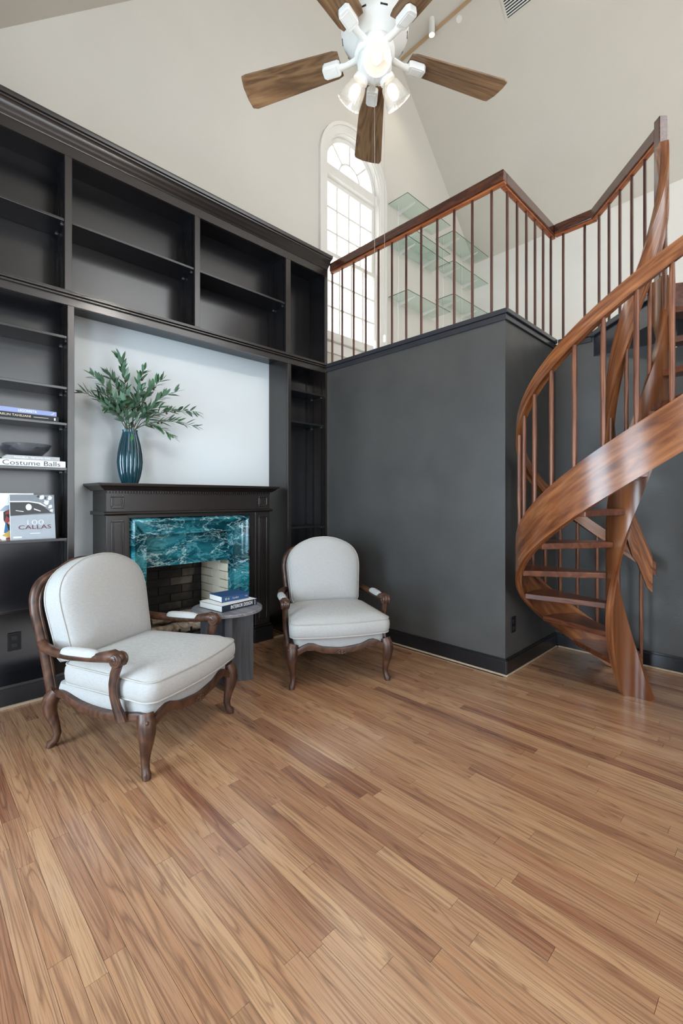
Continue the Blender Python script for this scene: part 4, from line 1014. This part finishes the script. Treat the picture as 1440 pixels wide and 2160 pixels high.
for x, y, zb in ((.0, .0, -1.29), (.047, .02, -1.255)):
    # pull chains hang straight down to small pendants
    mb = MB().tube([(x, y, -.06 if x else -.072), (x, y, zb)], .0009, 5); c = fp_(mb, 'pull_chain', M_metal, 60)
    mb = MB().lathe([(.002, 0), (.006, -.004), (.007, -.03), (.003, -.036)], 10, (x, y, zb)); fp_(mb, 'chain_pendant', M_white, 50, c)

# ------------------------------------------------------------------ track light, sprinkler, vent on the sloped ceiling
nrm = Vector((0, -1, -1)).normalized()    # into the room
def on_slope(x, y): return Vector((x, y, 8.392-y))
tk = thing('track_light', 'slim bronze track light with one lit white cylinder spot', 'track light', tuple(on_slope(.2, 1.525)))
T = frame(on_slope(0, 1.525)+nrm*.001, (1, 0, 0), Vector((1, 0, 0)).cross(nrm) * -1)
def tf(mb): return mb.xf(T)
zdir = 1 if (T.to_3x3() @ Vector((0, 0, 1))).dot(nrm) > 0 else -1
mb = tf(MB().box(-.26, 2.6, -.017, .017, 0, zdir*.022)); mb.build('track', M_brass, tk)
p0 = on_slope(.205, 1.525)+nrm*.03
MB().tube([p0-nrm*.005, p0+Vector((.045, -.05, -.03))], .012, 8).build('stem', M_brass, tk)
hp = p0+Vector((.045, -.05, .10))
MB().lathe([(.02, .0), (.036, 0), (.036, -.19), (.033, -.19), (.033, -.175), (.005, -.175)], 24, tuple(hp)).build('spot_head', M_white, tk, 40)
MB().lathe([(.004, -.180), (.031, -.180), (.031, -.176), (.004, -.176)], 20, tuple(hp)).build('lens', M_spot, tk)
sl = bpy.data.lights.new('track_spot', 'SPOT'); sl.energy = 25; sl.color = (1, .88, .72); sl.spot_size = R(100); sl.spot_blend = .6; sl.shadow_soft_size = .03
so = bpy.data.objects.new('track_spot', sl); COL.objects.link(so); so.parent = tk; so.location = hp+Vector((0, 0, -.20))-WO[tk]; so.rotation_euler = (R(-10), 0, 0)
sp = thing('sprinkler_cap', 'small white concealed sprinkler cap on the sloped ceiling', 'sprinkler', tuple(on_slope(.542, 1.576)))
Q = frame(on_slope(.542, 1.576), (1, 0, 0), Vector((1, 0, 0)).cross(nrm)); zs = 1 if (Q.to_3x3() @ Vector((0, 0, 1))).dot(nrm) > 0 else -1
for nm, pr_, m in (('ring', [(.022, .0005), (.036, .0005), (.034, .006), (.024, .006)], M_trimw), ('disc', [(.002, .0005), (.017, .0005), (.017, .004), (.002, .004)], M_gedge)):
    mb = MB().lathe([(r, zs*z) for r, z in pr_], 20); mb.xf(Q); mb.build(nm, m, sp, 30)
vt = thing('ceiling_vent', 'white slatted air vent on the sloped ceiling', 'vent', tuple(on_slope(1.2, 1.6)))
V = frame(on_slope(1.03, 1.785), (1, 0, 0), Vector((0, -1, 1))); vz = 1 if (V.to_3x3() @ Vector((0, 0, 1))).dot(nrm) > 0 else -1
VW, VH = .62, .34
def vb(x0, x1, y0, y1, z0, z1): mb = MB().box(x0, x1, y0, y1, min(vz*z0, vz*z1), max(vz*z0, vz*z1)); mb.xf(V); return mb
vb(0, VW, 0, VH, .0005, .0015).build('duct_opening', M_black, vt)
for a in ((-.025, 0, -.025, VH+.025), (VW, VW+.025, -.025, VH+.025), (0, VW, -.025, 0), (0, VW, VH, VH+.025)): vb(*a, .0005, .008).build('frame', M_ceil, vt)
for i in range(14): vb(.002, VW-.002, .010+i*.024, .021+i*.024, .003, .008).build('slat', M_trimw, vt)
